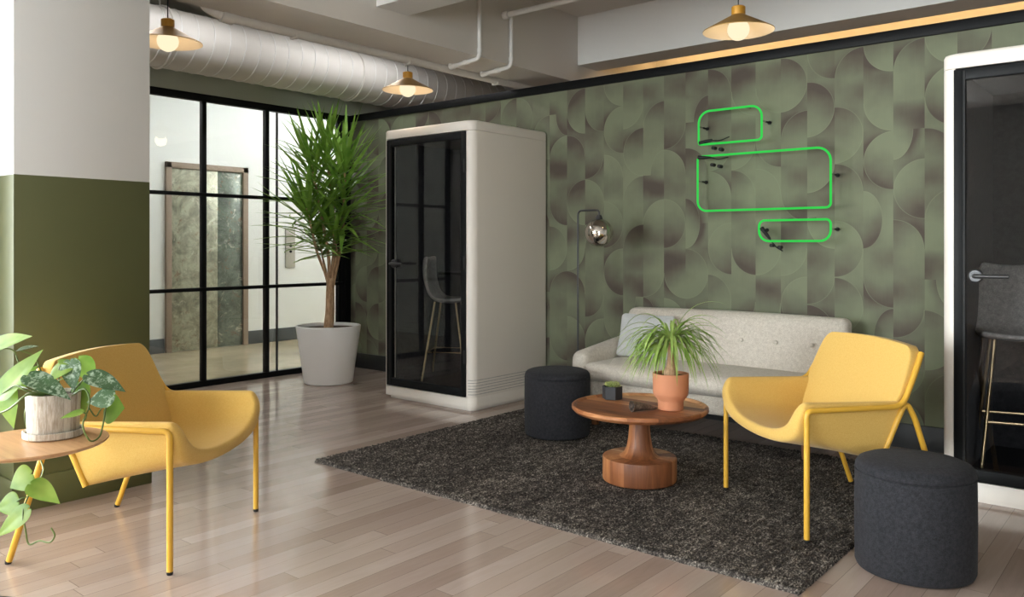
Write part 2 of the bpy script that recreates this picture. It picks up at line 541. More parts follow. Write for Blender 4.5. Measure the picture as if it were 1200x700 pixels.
class MB:
    def __init__(self):
        self.bm = bmesh.new()

    def box(self, lo, hi, bevel=0.0, seg=2):
        lo, hi = Vector(lo), Vector(hi)
        r = bmesh.ops.create_cube(self.bm, size=1.0)
        vs = r['verts']
        for v in vs:
            v.co = Vector(((v.co.x + .5) * (hi.x - lo.x) + lo.x, (v.co.y + .5) * (hi.y - lo.y) + lo.y, (v.co.z + .5) * (hi.z - lo.z) + lo.z))
        if bevel:
            es = list({e for v in vs for e in v.link_edges})
            bmesh.ops.bevel(self.bm, geom=es, offset=bevel, segments=seg, affect='EDGES', profile=0.5)
        return self

    def rbox(self, lo, hi, r, n=8, puff=0.0, fn=None):
        """rounded cushion: grid-subdivided box with corner radius r, faces bulging by puff"""
        lo, hi = Vector(lo), Vector(hi)
        c, h = (lo + hi) / 2, (hi - lo) / 2
        r = min(r, h.x * .999, h.y * .999, h.z * .999)
        tmp = bmesh.new()
        bmesh.ops.create_cube(tmp, size=2.0)
        bmesh.ops.subdivide_edges(tmp, edges=tmp.edges[:], cuts=n * 2 - 1, use_grid_fill=True)
        vm = {}

        def warp(q, hh):
            # puts half of the grid lines into the rounded edge
            s = 1 if q >= 0 else -1
            q = abs(q)
            core = hh - r
            return s * (q / 0.7 * core if q < 0.7 else core + (q - 0.7) / 0.3 * r)
        for v in tmp.verts:
            q = v.co.copy()
            p = Vector((warp(q.x, h.x), warp(q.y, h.y), warp(q.z, h.z)))
            core = Vector((max(-h.x + r, min(h.x - r, p.x)), max(-h.y + r, min(h.y - r, p.y)), max(-h.z + r, min(h.z - r, p.z))))
            d = p - core
            m = max(abs(d.x), abs(d.y), abs(d.z))
            if d.length > 1e-9:
                p = core + d.normalized() * (m if m > 0 else 0)
            if puff:
                u = p - Vector((0, 0, 0))
                k = [1 - (u.x / h.x) ** 2, 1 - (u.y / h.y) ** 2, 1 - (u.z / h.z) ** 2]
                k = [max(0, a) for a in k]
                p = p + Vector((puff * (u.x / h.x) * k[1] * k[2], puff * (u.y / h.y) * k[0] * k[2], puff * (u.z / h.z) * k[0] * k[1]))
            p = p + c
            if fn:
                p = Vector(fn(p))
            vm[v] = self.bm.verts.new(p)
        for f in tmp.faces:
            self.bm.faces.new([vm[v] for v in f.verts])
        tmp.free()
        return self

    def tube(self, pts, r, seg=10, closed=False, cap=True):
        pts = [Vector(p) for p in pts]
        n = len(pts)
        rad = r if isinstance(r, (list, tuple)) else [r] * n
        tang = []
        for i in range(n):
            if closed:
                t = pts[(i + 1) % n] - pts[i - 1]
            else:
                t = pts[min(i + 1, n - 1)] - pts[max(i - 1, 0)]
            tang.append(t.normalized())
        ref = Vector((0, 0, 1)) if abs(tang[0].z) < 0.9 else Vector((1, 0, 0))
        nrm = tang[0].cross(ref).normalized()
        rings = []
        for i in range(n):
            t = tang[i]
            nrm = (nrm - t * nrm.dot(t)).normalized()
            b = t.cross(nrm)
            rings.append([self.bm.verts.new(pts[i] + (nrm * math.cos(2 * PI * k / seg) + b * math.sin(2 * PI * k / seg)) * rad[i]) for k in range(seg)])
        m = n if closed else n - 1
        for i in range(m):
            a, b = rings[i], rings[(i + 1) % n]
            for k in range(seg):
                self.bm.faces.new((a[k], a[(k + 1) % seg], b[(k + 1) % seg], b[k]))
        if cap and not closed:
            self.bm.faces.new(rings[0][::-1])
            self.bm.faces.new(rings[-1])
        return self

    def lathe(self, prof, seg=48, c=(0, 0, 0), axis='Z'):
        """prof: (radius, height) pairs; r = 0 closes the end"""
        c = Vector(c)

        def P(r, h, a):
            x, y = r * math.cos(a), r * math.sin(a)
            return c + (Vector((x, y, h)) if axis == 'Z' else Vector((x, h, y)) if axis == 'Y' else Vector((h, x, y)))
        rings = []
        for r, h in prof:
            if r <= 1e-6:
                rings.append([self.bm.verts.new(P(0, h, 0))])
            else:
                rings.append([self.bm.verts.new(P(r, h, 2 * PI * k / seg)) for k in range(seg)])
        for a, b in zip(rings, rings[1:]):
            for k in range(seg):
                j = (k + 1) % seg
                if len(a) == 1 and len(b) == 1:
                    continue
                if len(a) == 1:
                    self.bm.faces.new((a[0], b[j], b[k]))
                elif len(b) == 1:
                    self.bm.faces.new((a[k], a[j], b[0]))
                else:
                    self.bm.faces.new((a[k], a[j], b[j], b[k]))
        return self

    def prism(self, poly, z0, z1):
        a = [self.bm.verts.new((x, y, z0)) for x, y in poly]
        b = [self.bm.verts.new((x, y, z1)) for x, y in poly]
        n = len(poly)
        self.bm.faces.new(a[::-1])
        self.bm.faces.new(b)
        for i in range(n):
            self.bm.faces.new((a[i], a[(i + 1) % n], b[(i + 1) % n], b[i]))
        return self

    def ball(self, c, r, seg=24, sz=1.0):
        c = Vector(c)
        res = bmesh.ops.create_uvsphere(self.bm, u_segments=seg, v_segments=seg // 2, radius=r)
        for v in res['verts']:
            v.co = Vector((v.co.x, v.co.y, v.co.z * sz)) + c
        return self

    def loft(self, loops, closed=True, cap=True):
        vs = [[self.bm.verts.new(p) for p in lp] for lp in loops]
        n = len(loops[0])
        for a, b in zip(vs, vs[1:]):
            for k in range(n if closed else n - 1):
                self.bm.faces.new((a[k], a[(k + 1) % n], b[(k + 1) % n], b[k]))
        return vs

    def build(self, name, mat, parent=None, smooth=True, angle=40, sub=0, recalc=True):
        if recalc:
            bmesh.ops.recalc_face_normals(self.bm, faces=self.bm.faces[:])
        me = bpy.data.meshes.new(name)
        self.bm.to_mesh(me)
        self.bm.free()
        me.materials.append(mat)
        o = bpy.data.objects.new(name, me)
        COL.objects.link(o)
        if smooth:
            me.polygons.foreach_set('use_smooth', [True] * len(me.polygons))
            if angle < 180:
                me.set_sharp_from_angle(angle=R(angle))
        if sub:
            md = o.modifiers.new('subdivision', 'SUBSURF')
            md.levels = md.render_levels = sub
        if parent:
            o.parent = parent
        return o


def tag(o, label, cat, group=None, kind=None):
    o['label'] = label
    o['category'] = cat
    if group:
        o['group'] = group
    if kind:
        o['kind'] = kind
    return o


def thing(name, label, cat, loc=(0, 0, 0), rz=0, group=None):
    o = bpy.data.objects.new(name, None)
    o.empty_display_size = 0.1
    COL.objects.link(o)
    o.location = loc
    o.rotation_euler = (0, 0, rz)
    return tag(o, label, cat, group)


def struct(name, mb, mat, label=None, cat=None, parent=None, **kw):
    o = mb.build(name, mat, parent, **kw)
    if parent is None:
        o['kind'] = 'structure'
        if label:
            o['label'] = label
            o['category'] = cat
    return o


def copy_tree(o, parent=None):
    c = o.copy()
    COL.objects.link(c)
    if parent:
        c.parent = parent
    for ch in list(o.children):
        copy_tree(ch, c)
    return c


def arc(c, r, a0, a1, n=6):
    return [(c[0] + r * math.cos(a0 + (a1 - a0) * i / n), c[1] + r * math.sin(a0 + (a1 - a0) * i / n)) for i in range(n + 1)]


def fillet(pts, r, n=6):
    """polyline with rounded corners"""
    pts = [Vector(p) for p in pts]
    out = [pts[0]]
    for i in range(1, len(pts) - 1):
        p = pts[i]
        a, b = (pts[i - 1] - p), (pts[i + 1] - p)
        rr = r[i - 1] if isinstance(r, (list, tuple)) else r
        rr = min(rr, a.length * .49, b.length * .49)
        p0, p1 = p + a.normalized() * rr, p + b.normalized() * rr
        for k in range(n + 1):
            s = k / n
            out.append(p0 * (1 - s) ** 2 + p * 2 * s * (1 - s) + p1 * s ** 2)
    out.append(pts[-1])
    return out


def smooth_path(pts, n=6):
    """Catmull-Rom through the points"""
    pts = [Vector(p) for p in pts]
    q = [pts[0] * 2 - pts[1]] + pts + [pts[-1] * 2 - pts[-2]]
    out = []
    for i in range(1, len(q) - 2):
        p0, p1, p2, p3 = q[i - 1], q[i], q[i + 1], q[i + 2]
        for k in range(n):
            s = k / n
            out.append(0.5 * ((2 * p1) + (p2 - p0) * s + (2 * p0 - 5 * p1 + 4 * p2 - p3) * s * s + (3 * p1 - p0 - 3 * p2 + p3) * s ** 3))
    out.append(pts[-1])
    return out


# ------------------------------------------------------------------ the setting
WY = 5.58            # face of the papered partition
GX = -6.90           # face of the glazed partition
CZ = 3.34            # ceiling
XR, YB = 3.6, -4.6   # right wall, wall behind the camera
LX = -4.62           # window wall on the left
BACK_Y = 7.45

struct('floor', MB().box((GX - .03, YB - .2, -.12), (XR + .2, BACK_Y + .2, 0)), M['floor'], 'pale oak plank floor', 'floor')
struct('floor_corridor', MB().box((-9.7, 0.8, -.12), (GX - .03, 10.2, 0)), M['concrete'], 'polished beige concrete floor behind the glass partition', 'floor')
struct('ceiling', MB().box((-9.8, YB - .2, CZ), (XR + .2, 10.4, CZ + .15)), M['ceiling'], 'off-white painted ceiling slab', 'ceiling')

# papered partition that stops short of the ceiling
struct('wall_back', MB().box((GX, WY, 0), (XR, WY + .10, 2.59)), M['wallpaper'], 'partition papered in green and brown arcs', 'wall')
struct('trim_1', MB().box((GX, WY - .02, 2.585), (XR, WY + .12, 2.655), .004), M['black'], 'black steel rail along the top of the papered wall', 'rail')
struct('baseboard_back', MB().box((GX + .06, WY - .014, 0), (XR, WY, .155), .003), M['baseboard'], 'black baseboard under the green wallpaper', 'baseboard')
struct('wall_far', MB().box((GX, BACK_Y, 0), (XR + .2, BACK_Y + .1, CZ)), M['ceiling'], 'plain wall behind the papered partition', 'wall')

# room shell
struct('wall_right', MB().box((XR, YB - .2, 0), (XR + .15, BACK_Y, CZ)), M['mid_grey'], 'grey side wall', 'wall')


def wall_with_holes(name, label, axis, c0, c1, lo, hi, holes, mat):
    """wall along axis ('X' or 'Y') between lo and hi, thickness c0..c1, holes = (a0, a1, z0, z1)"""
    mb = MB()

    def put(a0, a1, z0, z1):
        if a1 - a0 < 1e-4 or z1 - z0 < 1e-4:
            return
        if axis == 'X':
            mb.box((a0, c0, z0), (a1, c1, z1))
        else:
            mb.box((c0, a0, z0), (c1, a1, z1))
    cur = lo
    for a0, a1, z0, z1 in sorted(holes):
        put(cur, a0, 0, CZ)
        put(a0, a1, 0, z0)
        put(a0, a1, z1, CZ)
        cur = a1
    put(cur, hi, 0, CZ)
    return struct(name, mb, mat, label, 'wall', smooth=False)


LEFT_WIN = [(-3.35, -1.35, .5, 2.95), (-0.85, 1.15, .36, 3.05)]
BACK_WIN = [(-4.3, -2.8, .5, 2.95), (2.0, 3.3, .5, 2.95)]  # second opening is added to light the booth sides and planter
wall_with_holes('wall_left', 'white outer wall with two tall windows', 'Y', LX - .25, LX, YB - .2, 1.48, LEFT_WIN, M['white'])
wall_with_holes('wall_rear', 'grey outer wall behind the viewpoint', 'X', YB - .2, YB, LX, XR, BACK_WIN, M['mid_grey'])


def window(n, label, axis, c, a0, a1, z0, z1, inward):
    root = thing('window_%d' % n, label, 'window')
    root['kind'] = 'structure'
    w, d = .055, .06
    fr = MB()
    mid = (a0 + a1) / 2
    zz = z0 + (z1 - z0) * .62

    def b(mb, p0, p1, q0, q1, t):
        if axis == 'Y':
            mb.box((c - t, p0, q0), (c + t, p1, q1))
        else:
            mb.box((p0, c - t, q0), (p1, c + t, q1))
    b(fr, a0, a0 + w, z0, z1, d / 2)
    b(fr, a1 - w, a1, z0, z1, d / 2)
    b(fr, a0, a1, z0, z0 + w, d / 2)
    b(fr, a0, a1, z1 - w, z1, d / 2)
    b(fr, mid - w / 2, mid + w / 2, z0, z1, d / 2)
    b(fr, a0, a1, zz - w / 2, zz + w / 2, d / 2)
    f = fr.build('window_frame', M['black'], root, smooth=False)
    g = MB()
    b(g, a0 + w, a1 - w, z0 + w, z1 - w, .003)
    g.build('pane', M['glass'], f, smooth=False)
    # daylight enters here
    ld = bpy.data.lights.new('window_daylight_%d' % n, 'AREA')
    ld.shape = 'RECTANGLE'
    ld.size = a1 - a0
    ld.size_y = z1 - z0
    ld.cycles.is_portal = True
    lo = bpy.data.objects.new('window_daylight', ld)
    COL.objects.link(lo)
    off = -.2 if inward > 0 else .2
    if axis == 'Y':
        lo.location = (c + off, mid, (z0 + z1) / 2)
        lo.rotation_euler = (R(90), 0, R(-90) if inward > 0 else R(90))
    else:
        lo.location = (mid, c + off, (z0 + z1) / 2)
        lo.rotation_euler = (R(90), 0, R(0) if inward > 0 else R(180))
    lo.parent = None


for i, (a0, a1, z0, z1) in enumerate(LEFT_WIN):
    window(i + 2, ['tall window in the left wall behind the viewpoint', 'tall window in the left wall beside the olive column'][i], 'Y', LX - .12, a0, a1, z0, z1, 1)
for i, (a0, a1, z0, z1) in enumerate(BACK_WIN):
    window(i + 4, ['tall window in the rear wall, left end', 'unseen window added for fill light, right end of the rear wall'][i], 'X', YB - .12, a0, a1, z0, z1, 1)

# two-tone column at the left
struct('wall_column', MB().box((LX - .35, 1.48, 0), (-4.33, 2.145, CZ), .004), M['column'], 'square column, white above and olive green below', 'column')
cb = MB()
cb.box((-4.33, 1.47, 0), (-4.318, 2.15, .158), .003)
cb.box((LX, 1.468, 0), (-4.318, 1.48, .158), .003)
struct('baseboard_column', cb, M['column'], 'olive green baseboard round the column', 'baseboard')
struct('wall_return', MB().box((GX, 2.02, 0), (LX - .35, 2.145, CZ)), M['white'], 'white wall between column and glass partition', 'wall')

# glazed partition with black steel frame
struct('wall_above_glass', MB().box((GX - .12, 2.145, 2.655), (GX, BACK_Y, CZ)), M['sage'], 'pale grey-green wall above the glass partition', 'wall')
part = thing('window_1', 'black steel framed glass partition onto the corridor', 'glass partition', (GX - .03, 0, 0))
part['kind'] = 'structure'
mull = [2.17, 2.61, 3.268, 3.926, 4.584, 5.46]
z_rails = [(0, .052), (.866, .898), (1.728, 1.76), (2.59, 2.655)]
for z0, z1 in z_rails:
    MB().box((-.03, 2.15, z0), (.03, 5.52, z1), .003).build('horizontal_rail', M['black'], part)
for i, y in enumerate(mull):
    MB().box((-.026, y - .021, .05), (.026, y + .021, 2.6), .003).build('mullion', M['black'], part)
MB().box((-.045, 5.50, 0), (.06, 5.575, 2.655), .004).build('corner_post', M['black'], part)
for y0, y1 in zip(mull, mull[1:]):
    g = MB()
    for (za, zb) in ((.052, .866), (.898, 1.728), (1.76, 2.59)):
        g.box((-.004, y0 + .02, za), (.004, y1 - .02, zb))
    g.build('glass_pane', M['glass'], part, smooth=False)
MB().box((-.012, 4.70, .05), (.012, 4.712, 2.59)).build('glass_door_edge', M['gunmetal'], part, smooth=False)

# corridor behind the glass
HX = -9.45
struct('wall_corridor', MB().box((HX - .15, 0.8, 0), (HX, 10.2, CZ)), M['corridor_white'], 'bright white corridor wall', 'wall')
struct('wall_corridor_end', MB().box((HX, 10.0, 0), (GX, 10.2, CZ)), M['corridor_white'], 'white end wall of the corridor', 'wall')
struct('wall_corridor_start', MB().box((HX, 0.8, 0), (GX, 1.0, CZ)), M['corridor_white'], 'white near wall of the corridor', 'wall')
struct('wall_corridor_side', MB().box((GX - .12, WY + .1, 0), (GX, 10.0, 2.655)), M['corridor_white'], 'white corridor side wall', 'wall')
struct('wall_corridor_near', MB().box((GX - .12, 1.0, 0), (GX, 2.145, CZ)), M['corridor_white'], 'white corridor side wall by the column', 'wall')
D0, D1, DH = 4.86, 5.96, 2.285
struct('baseboard_corridor', MB().box((HX, 1.0, 0), (HX + .018, D0 - .01, .17), .003).box((HX, D1 + .01, 0), (HX + .018, 10.0, .17), .003), M['corridor_base'], 'grey baseboard along the corridor wall', 'baseboard')
dr = thing('door_1', 'weathered grey metal door in the corridor', 'door', (HX, (D0 + D1) / 2, 0))
dr['kind'] = 'structure'
hw = (D1 - D0) / 2
f = MB()
f.box((0, -hw, 0), (.045, -hw + .07, DH), .004)
f.box((0, hw - .07, 0), (.045, hw, DH), .004)
f.box((0, -hw, DH - .07), (.045, hw, DH), .004)
f.build('door_frame', M['old_frame'], dr)
MB().box((0, -hw + .07, .005), (.022, .13, DH - .07), .003).build('door_leaf', M['old_metal'], dr)
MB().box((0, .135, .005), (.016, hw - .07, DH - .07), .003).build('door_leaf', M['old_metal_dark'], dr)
pl = thing('call_panel', 'steel lift call panel on the white corridor wall behind the tall plant', 'panel', (HX + .001, 6.62, 1.25))
MB().box((0, -.075, -.27), (.02, .075, .27), .004).build('plate', M['panel_grey'], pl)
MB().lathe([(0, .0), (.018, .0), (.018, .008), (.014, .012), (0, .012)], 20, (.02, 0, .03), 'X').build('button', M['black'], pl)
MB().lathe([(0, .0), (.018, .0), (.018, .008), (.014, .012), (0, .012)], 20, (.02, 0, -.05), 'X').build('button', M['black'], pl)
for i, (y, nm) in enumerate(((3.2, 'near the column'), (5.6, 'before the metal door'), (8.0, 'at the far end'))):
    t = thing('ceiling_light', 'linear ceiling light of the corridor, ' + nm, 'light', (-8.1, y, CZ), 0, 'corridor ceiling lights')
    MB().box((-.09, -.75, -.06), (.09, .75, 0), .006).build('housing', M['white'], t)
    MB().box((-.075, -.73, -.072), (.075, .73, -.058), .003).build('diffuser', M['tube_light'], t)

for y, nm in ((3.1, 'near the column'), (5.0, 'near the papered wall')):  # unseen lights added to brighten the duct and the tall planter
    t = thing('ceiling_light', 'added unseen fill light between duct and deep beam, ' + nm, 'light', (-5.8, y, CZ), 0, 'added fill lights beside the duct')
    MB().box((-.09, -.75, -.05), (.09, .75, 0), .006).build('housing', M['white'], t)
    MB().box((-.075, -.73, -.058), (.075, .73, -.048), .003).build('diffuser', M['fill_light'], t)

# beams and conduits under the ceiling
BX = -4.27
beam = MB().box((BX - .42, YB, 2.75), (BX, BACK_Y, CZ))
struct('trim_2', beam, M['ceiling'], 'deep ceiling beam running toward the papered wall', 'beam')
struct('trim_3', MB().box((BX, 6.05, 2.905), (XR, 6.36, CZ)), M['white'], 'white cross beam behind the papered partition', 'beam')
struct('trim_4', MB().box((BX, 3.685, 2.905), (XR, 3.975, CZ)), M['white'], 'white cross beam above the seating', 'beam')

# warm LED strip hidden behind the cross beam
led = thing('led_strip', 'warm light strip glowing behind the black rail', 'light', (-0.3, 7.25, 3.29))
MB().box((-3.9, -.03, 0), (3.6, .03, .04), .004).build('channel', M['gunmetal'], led)
MB().box((-3.88, -.022, -.008), (3.58, .022, .002)).build('diffuser', M['led'], led, smooth=False)

# spiral duct
DX, DZ, DR = -6.5, 2.985, .245
dct = thing('air_duct', 'large white spiral air duct above the glass partition', 'duct', (DX, 2.2, DZ))
L = BACK_Y - 2.2
dm = MB()
prof = [(DR, 0), (DR, L)]
dm.lathe(prof, 48, (0, 0, 0), 'Y')
dm.build('duct_pipe', M['ceiling'], dct)
hx = MB()
turns = int(L / .145)
hp = []
for i in range(turns * 28 + 1):
    a = 2 * PI * i / 28
    hp.append((math.cos(a) * DR, .145 * i / 28, math.sin(a) * DR))
hx.tube(hp, .0065, 5)
hx.build('spiral_seam', M['white'], dct)
for y in (1.1, 3.05):
    h = MB()
    h.tube([((DR + .006) * math.cos(a), y, (DR + .006) * math.sin(a)) for a in [2 * PI * k / 32 for k in range(32)]], .012, 6, True)
    h.tube([(0, y, DR), (0, y, CZ - DZ)], .008, 8)
    h.build('hanger_strap', M['ceiling'], dct)

pp = thing('conduit_pipe', 'long white conduit along the underside edge of the deep beam', 'pipe', (BX - .455, 0, 2.735))
MB().tube(fillet([(-.12, 2.62, .5), (-.03, 2.70, .03), (0, 2.86, 0), (0, 5.2, 0), (0, 7.3, 0)], [.08, .06, .01], 6), .034, 14).build('pipe', M['ceiling'], pp)
for y in (3.35, 4.4, 5.45):
    MB().box((-.042, y - .014, -.042), (.032, y + .014, .042), .006).box((-.02, y - .03, .03), (.034, y + .03, .06), .004).build('bracket', M['ceiling'], pp)


def on_beam(px, py):
    """point on the +X face of the deep beam"""
    r = (px - 600) / 960
    z = -(BX + .02) / (0.64 - .768 * r)
    return at(px, py, z)


# conduits that drop down the beam and turn along its underside
for px, ytop, ylow, dx, lab in ((562, -40, 62, -.30, 'white conduit dropping down the beam face, left of the pair'), (599, 14, 76, -.30, 'white conduit dropping down the beam face beside the cross pipe')):
    a = on_beam(px, ytop)
    b = on_beam(px, ylow)
    a.z = min(a.z, CZ)
    b.z = 2.75 - .02
    t = thing('conduit_pipe', lab, 'pipe', (b.x, b.y, b.z))
    off = lambda p: Vector(p) - b
    path = fillet([off((b.x, b.y, CZ if ytop < 0 else a.z)), Vector((0, 0, 0)), Vector((dx, .05, -.005))], .05, 6)
    MB().tube(path, .017, 12).build('pipe', M['white'], t)
    MB().tube([(0, 0, .045), (0, 0, .075)], .022, 12).build('coupling', M['white'], t)
    MB().tube([(dx * .5, .026, -.003), (dx * .5 - .04, .03, -.003)], .022, 12).build('coupling', M['white'], t)
    MB().tube(fillet([(dx, .05, -.005), (dx - .07, .06, -.012), (dx - .07, .065, .03)], .035, 6), .02, 12).build('elbow', M['white'], t)
cp = on_beam(592, 18)
t = thing('conduit_pipe', 'white pipe crossing below the ceiling from the beam to the right', 'pipe', (BX, cp.y, cp.z))
MB().tube([(0, 0, 0), (XR - BX, 0, 0)], .022, 14).build('pipe', M['white'], t)
MB().tube([(.005, 0, 0), (.06, 0, 0)], .032, 14).build('flange', M['white'], t)
MB().tube([(-.004, 2.80, .008), (0, 2.88, 0)], .046, 14).build('coupling', M['ceiling'], pp)

# ------------------------------------------------------------------ phone booths


def rrect(w, d, rf, rb, n=8):
    """plan of the shell: x 0..w, y 0..d, front corners rf, rear corners rb"""
    pts = arc((w - rf, rf), rf, -PI / 2, 0, n) + arc((w - rb, d - rb), rb, 0, PI / 2, n) + arc((rb, d - rb), rb, PI / 2, PI, n) + arc((rf, rf), rf, PI, 3 * PI / 2, n)
    return pts


def booth(label, x0, y0, W=1.03, D=.945, H=2.25):
    t = thing('phone_booth', label, 'phone booth', (x0, y0, 0), 0, 'white phone booths with dark glass doors')
    rf, rb = .065, .03
    e0, e1 = .052, W - .058       # door opening
    zb, zt = .105, H - .08
    th = .075
    outer = arc((W - rf, rf), rf, -PI / 2, 0, 8) + arc((W - rb, D - rb), rb, 0, PI / 2, 6) + arc((rb, D - rb), rb, PI / 2, PI, 6) + arc((rf, rf), rf, PI, 3 * PI / 2, 8)
    poly = [(e1, 0.0)] + outer + [(e0, 0.0), (e0, .07), (th, .07), (th, D - th), (W - th, D - th), (W - th, .07), (e1, .07)]
    MB().prism(poly, zb, zt).build('shell', M['booth_white'], t, angle=35)
    # roof cap with softened top edge
    rp = rrect(W, D, rf, rb)
    c = Vector((W / 2, D / 2, 0))

    def inset(k, z):
        return [((x - c.x) * (1 - 2 * k / W) + c.x, (y - c.y) * (1 - 2 * k / D) + c.y, z) for x, y in rp]
    mb = MB()
    loops = [inset(0.002, zt + .003), inset(0, zt + .006), inset(0, H - .016), inset(.005, H - .004), inset(.016, H)]
    vs = mb.loft(loops)
    mb.bm.faces.new(vs[0][::-1])
    mb.bm.faces.new(vs[-1])
    mb.build('roof_cap', M['booth_white'], t, angle=50)
    # plinth with a recessed foot and fine grooves above it
    mb = MB()
    vs = mb.loft([inset(.03, 0), inset(.03, .022), inset(0, .026), inset(0, zb - .004), inset(.003, zb)])
    mb.bm.faces.new(vs[0][::-1])
    mb.bm.faces.new(vs[-1])
    mb.build('plinth', M['booth_white'], t, angle=50)
    vent = MB()
    for k in range(6):
        z = zb + .025 + k * .022
        path = [(x, y, z) for x, y in arc((W - rf, rf), rf + .0005, -PI / 2 + .25, 0, 6)] + [(W + .0005, D - .05, z)]
        vent.tube(path, .0028, 4)
    vent.build('vent_grooves', M['felt_light'], t)
    # inside
    ln = MB()
    ln.box((th - .002, .08, zb), (th + .012, D - th, zt))
    ln.box((W - th - .012, .08, zb), (W - th + .002, D - th, zt))
    ln.box((th, D - th - .014, zb), (W * .48, D - th + .002, zt))
    ln.box((W * .5, D - th - .014, zb), (W - th, D - th + .002, zt))
    ln.box((th, .08, zt - .015), (W - th, D - th, zt + .003))
    ln.build('felt_lining', M['felt_dark'], t, smooth=False)
    MB().box((th, .08, zb - .002), (W - th, D - th, zb + .012)).build('floor_mat', M['charcoal'], t, smooth=False)
    MB().box((th + .012, D - th - .30, 1.02), (W - th - .012, D - th - .014, 1.045), .006).build('desk_shelf', M['black'], t)
    MB().box((W - th - .1, D - th - .022, 1.12), (W - th - .03, D - th - .013, 1.21), .004).build('socket_panel', M['black'], t)
    # door
    z0, z1 = zb + .006, zt - .006
    a0, a1 = e0 + .006, e1 - .006
    s = .048
    fr = MB()
    fr.box((a0, -.012, z0), (a0 + s, .04, z1), .004)
    fr.box((a1 - s, -.012, z0), (a1, .04, z1), .004)
    fr.box((a0 + s, -.012, z1 - .055), (a1 - s, .04, z1), .004)
    fr.box((a0 + s, -.012, z0), (a1 - s, .04, z0 + .06), .004)
    d = fr.build('door', M['black'], t)
    MB().box((a0 + s - .004, .006, z0 + .055), (a1 - s + .004, .016, z1 - .05)).build('glass_pane', M['tinted_glass'], d, smooth=False)
    hd = MB()
    hz = 1.13
    hxp = a0 + .10
    hd.lathe([(0, -.012), (.036, -.012), (.036, -.02), (.028, -.028), (0, -.028)], 24, (hxp, 0, hz), 'Y')
    hd.tube(fillet([(hxp, -.02, hz), (hxp, -.07, hz), (hxp + .15, -.07, hz)], .022, 6), .0105, 12)
    hd.build('lever_handle', M['gunmetal'], d)
    for z in (.42, 1.15, 1.9):
        MB().tube([(a1 - .004, -.018, z - .05), (a1 - .004, -.018, z + .05)], .010, 12).build('hinge', M['rubber'], d)
    MB().box((a0 + s - .005, -.016, z0 + .01), (a0 + s + .004, .002, z1 - .01)).build('seal', M['rubber'], d, smooth=False)
    return t


booth('white phone booth with dark glass door between tall plant and sofa', -5.283, 4.63)
booth('white phone booth with dark glass door behind the front charcoal ottoman', -.99, 4.60)


def bar_stool(label, x, y, z, rz):
    t = thing('bar_stool', label, 'stool', (x, y, z), rz, 'bar stools inside the phone booths')
    sh = MB()
    rows = []
    for i in range(11):
        s = i / 10
        if s < .45:
            k = s / .45
            u, h, w = -.0 + .17 - .30 * k, .70 - .02 * math.sin(k * PI), .19 + .01 * k
        else:
            k = (s - .45) / .55
            u, h, w = -.13 - .07 * k - .03 * math.sin(k * PI), .70 + .36 * k, .20 - .035 * k * k
        rows.append([(u + .05 * (j / 4 - 1) ** 2 * (0.2 + s), w * (j / 4 - 1), h + .02 * (j / 4 - 1) ** 2) for j in range(9)])
    sh.loft(rows, closed=False)
    o = sh.build('seat_shell', M['felt_light'], t, angle=180)
    md = o.modifiers.new('thick', 'SOLIDIFY')
    md.thickness = .03
    md.offset = 0
    md = o.modifiers.new('subdivision', 'SUBSURF')
    md.levels = md.render_levels = 1
    for sx in (-1, 1):
        for sy in (-1, 1):
            MB().tube([(.09 * sx, .12 * sy, .685), (.19 * sx, .19 * sy, 0)], .009, 10).build('leg', M['gold'], t)
    fr = MB()
    k = .19 - .1 * (.26 / .685)
    q = .19 - .07 * (.26 / .685)
    fr.tube([(k, -q, .26), (k, q, .26), (-k, q, .26), (-k, -q, .26)], .007, 8, True)
    fr.build('footrest', M['gold'], t)


bar_stool('grey shell bar stool on thin brass legs inside the booth beside the tall plant', -4.95, 5.08, .118, R(32))
bar_stool('grey shell bar stool on thin brass legs inside the right booth', -.70, 4.96, .118, R(-75))

# ------------------------------------------------------------------ rug
import numpy as np
rx0, rx1, ry0, ry1 = -4.0, -1.11, 2.97, 5.02
nx, ny = 300, 210
nr = np.random.default_rng(3)
xs = np.linspace(rx0, rx1, nx)
ys = np.linspace(ry0, ry1, ny)
bumps = nr.random((nx, ny)) * .007
row = (np.sin(np.arange(nx) * PI / 1.5) * .003)[:, None]
Z = .012 + bumps + row
ex = np.minimum(np.arange(nx), np.arange(nx)[::-1])[:, None]
ey = np.minimum(np.arange(ny), np.arange(ny)[::-1])[None, :]
e = np.minimum(ex, ey)
Z = np.where(e == 0, .0005, Z)
jx = (nr.random((nx, ny)) - .5) * .006
jy = (nr.random((nx, ny)) - .5) * .006
co = np.zeros((nx, ny, 3))
co[..., 0] = xs[:, None] + jx
co[..., 1] = ys[None, :] + jy
co[..., 2] = Z
idx = np.arange(nx * ny).reshape(nx, ny)
fc = np.stack([idx[:-1, :-1], idx[1:, :-1], idx[1:, 1:], idx[:-1, 1:]], -1).reshape(-1, 4)
me = bpy.data.meshes.new('rug')
me.from_pydata(co.reshape(-1, 3).tolist(), [], fc.tolist())
me.materials.append(M['rug'])
me.polygons.foreach_set('use_smooth', [True] * len(me.polygons))
rug = bpy.data.objects.new('rug', me)
COL.objects.link(rug)
tag(rug, 'dark heathered charcoal woven rug under the coffee table', 'rug')
RUG = .02

# ------------------------------------------------------------------ armchairs


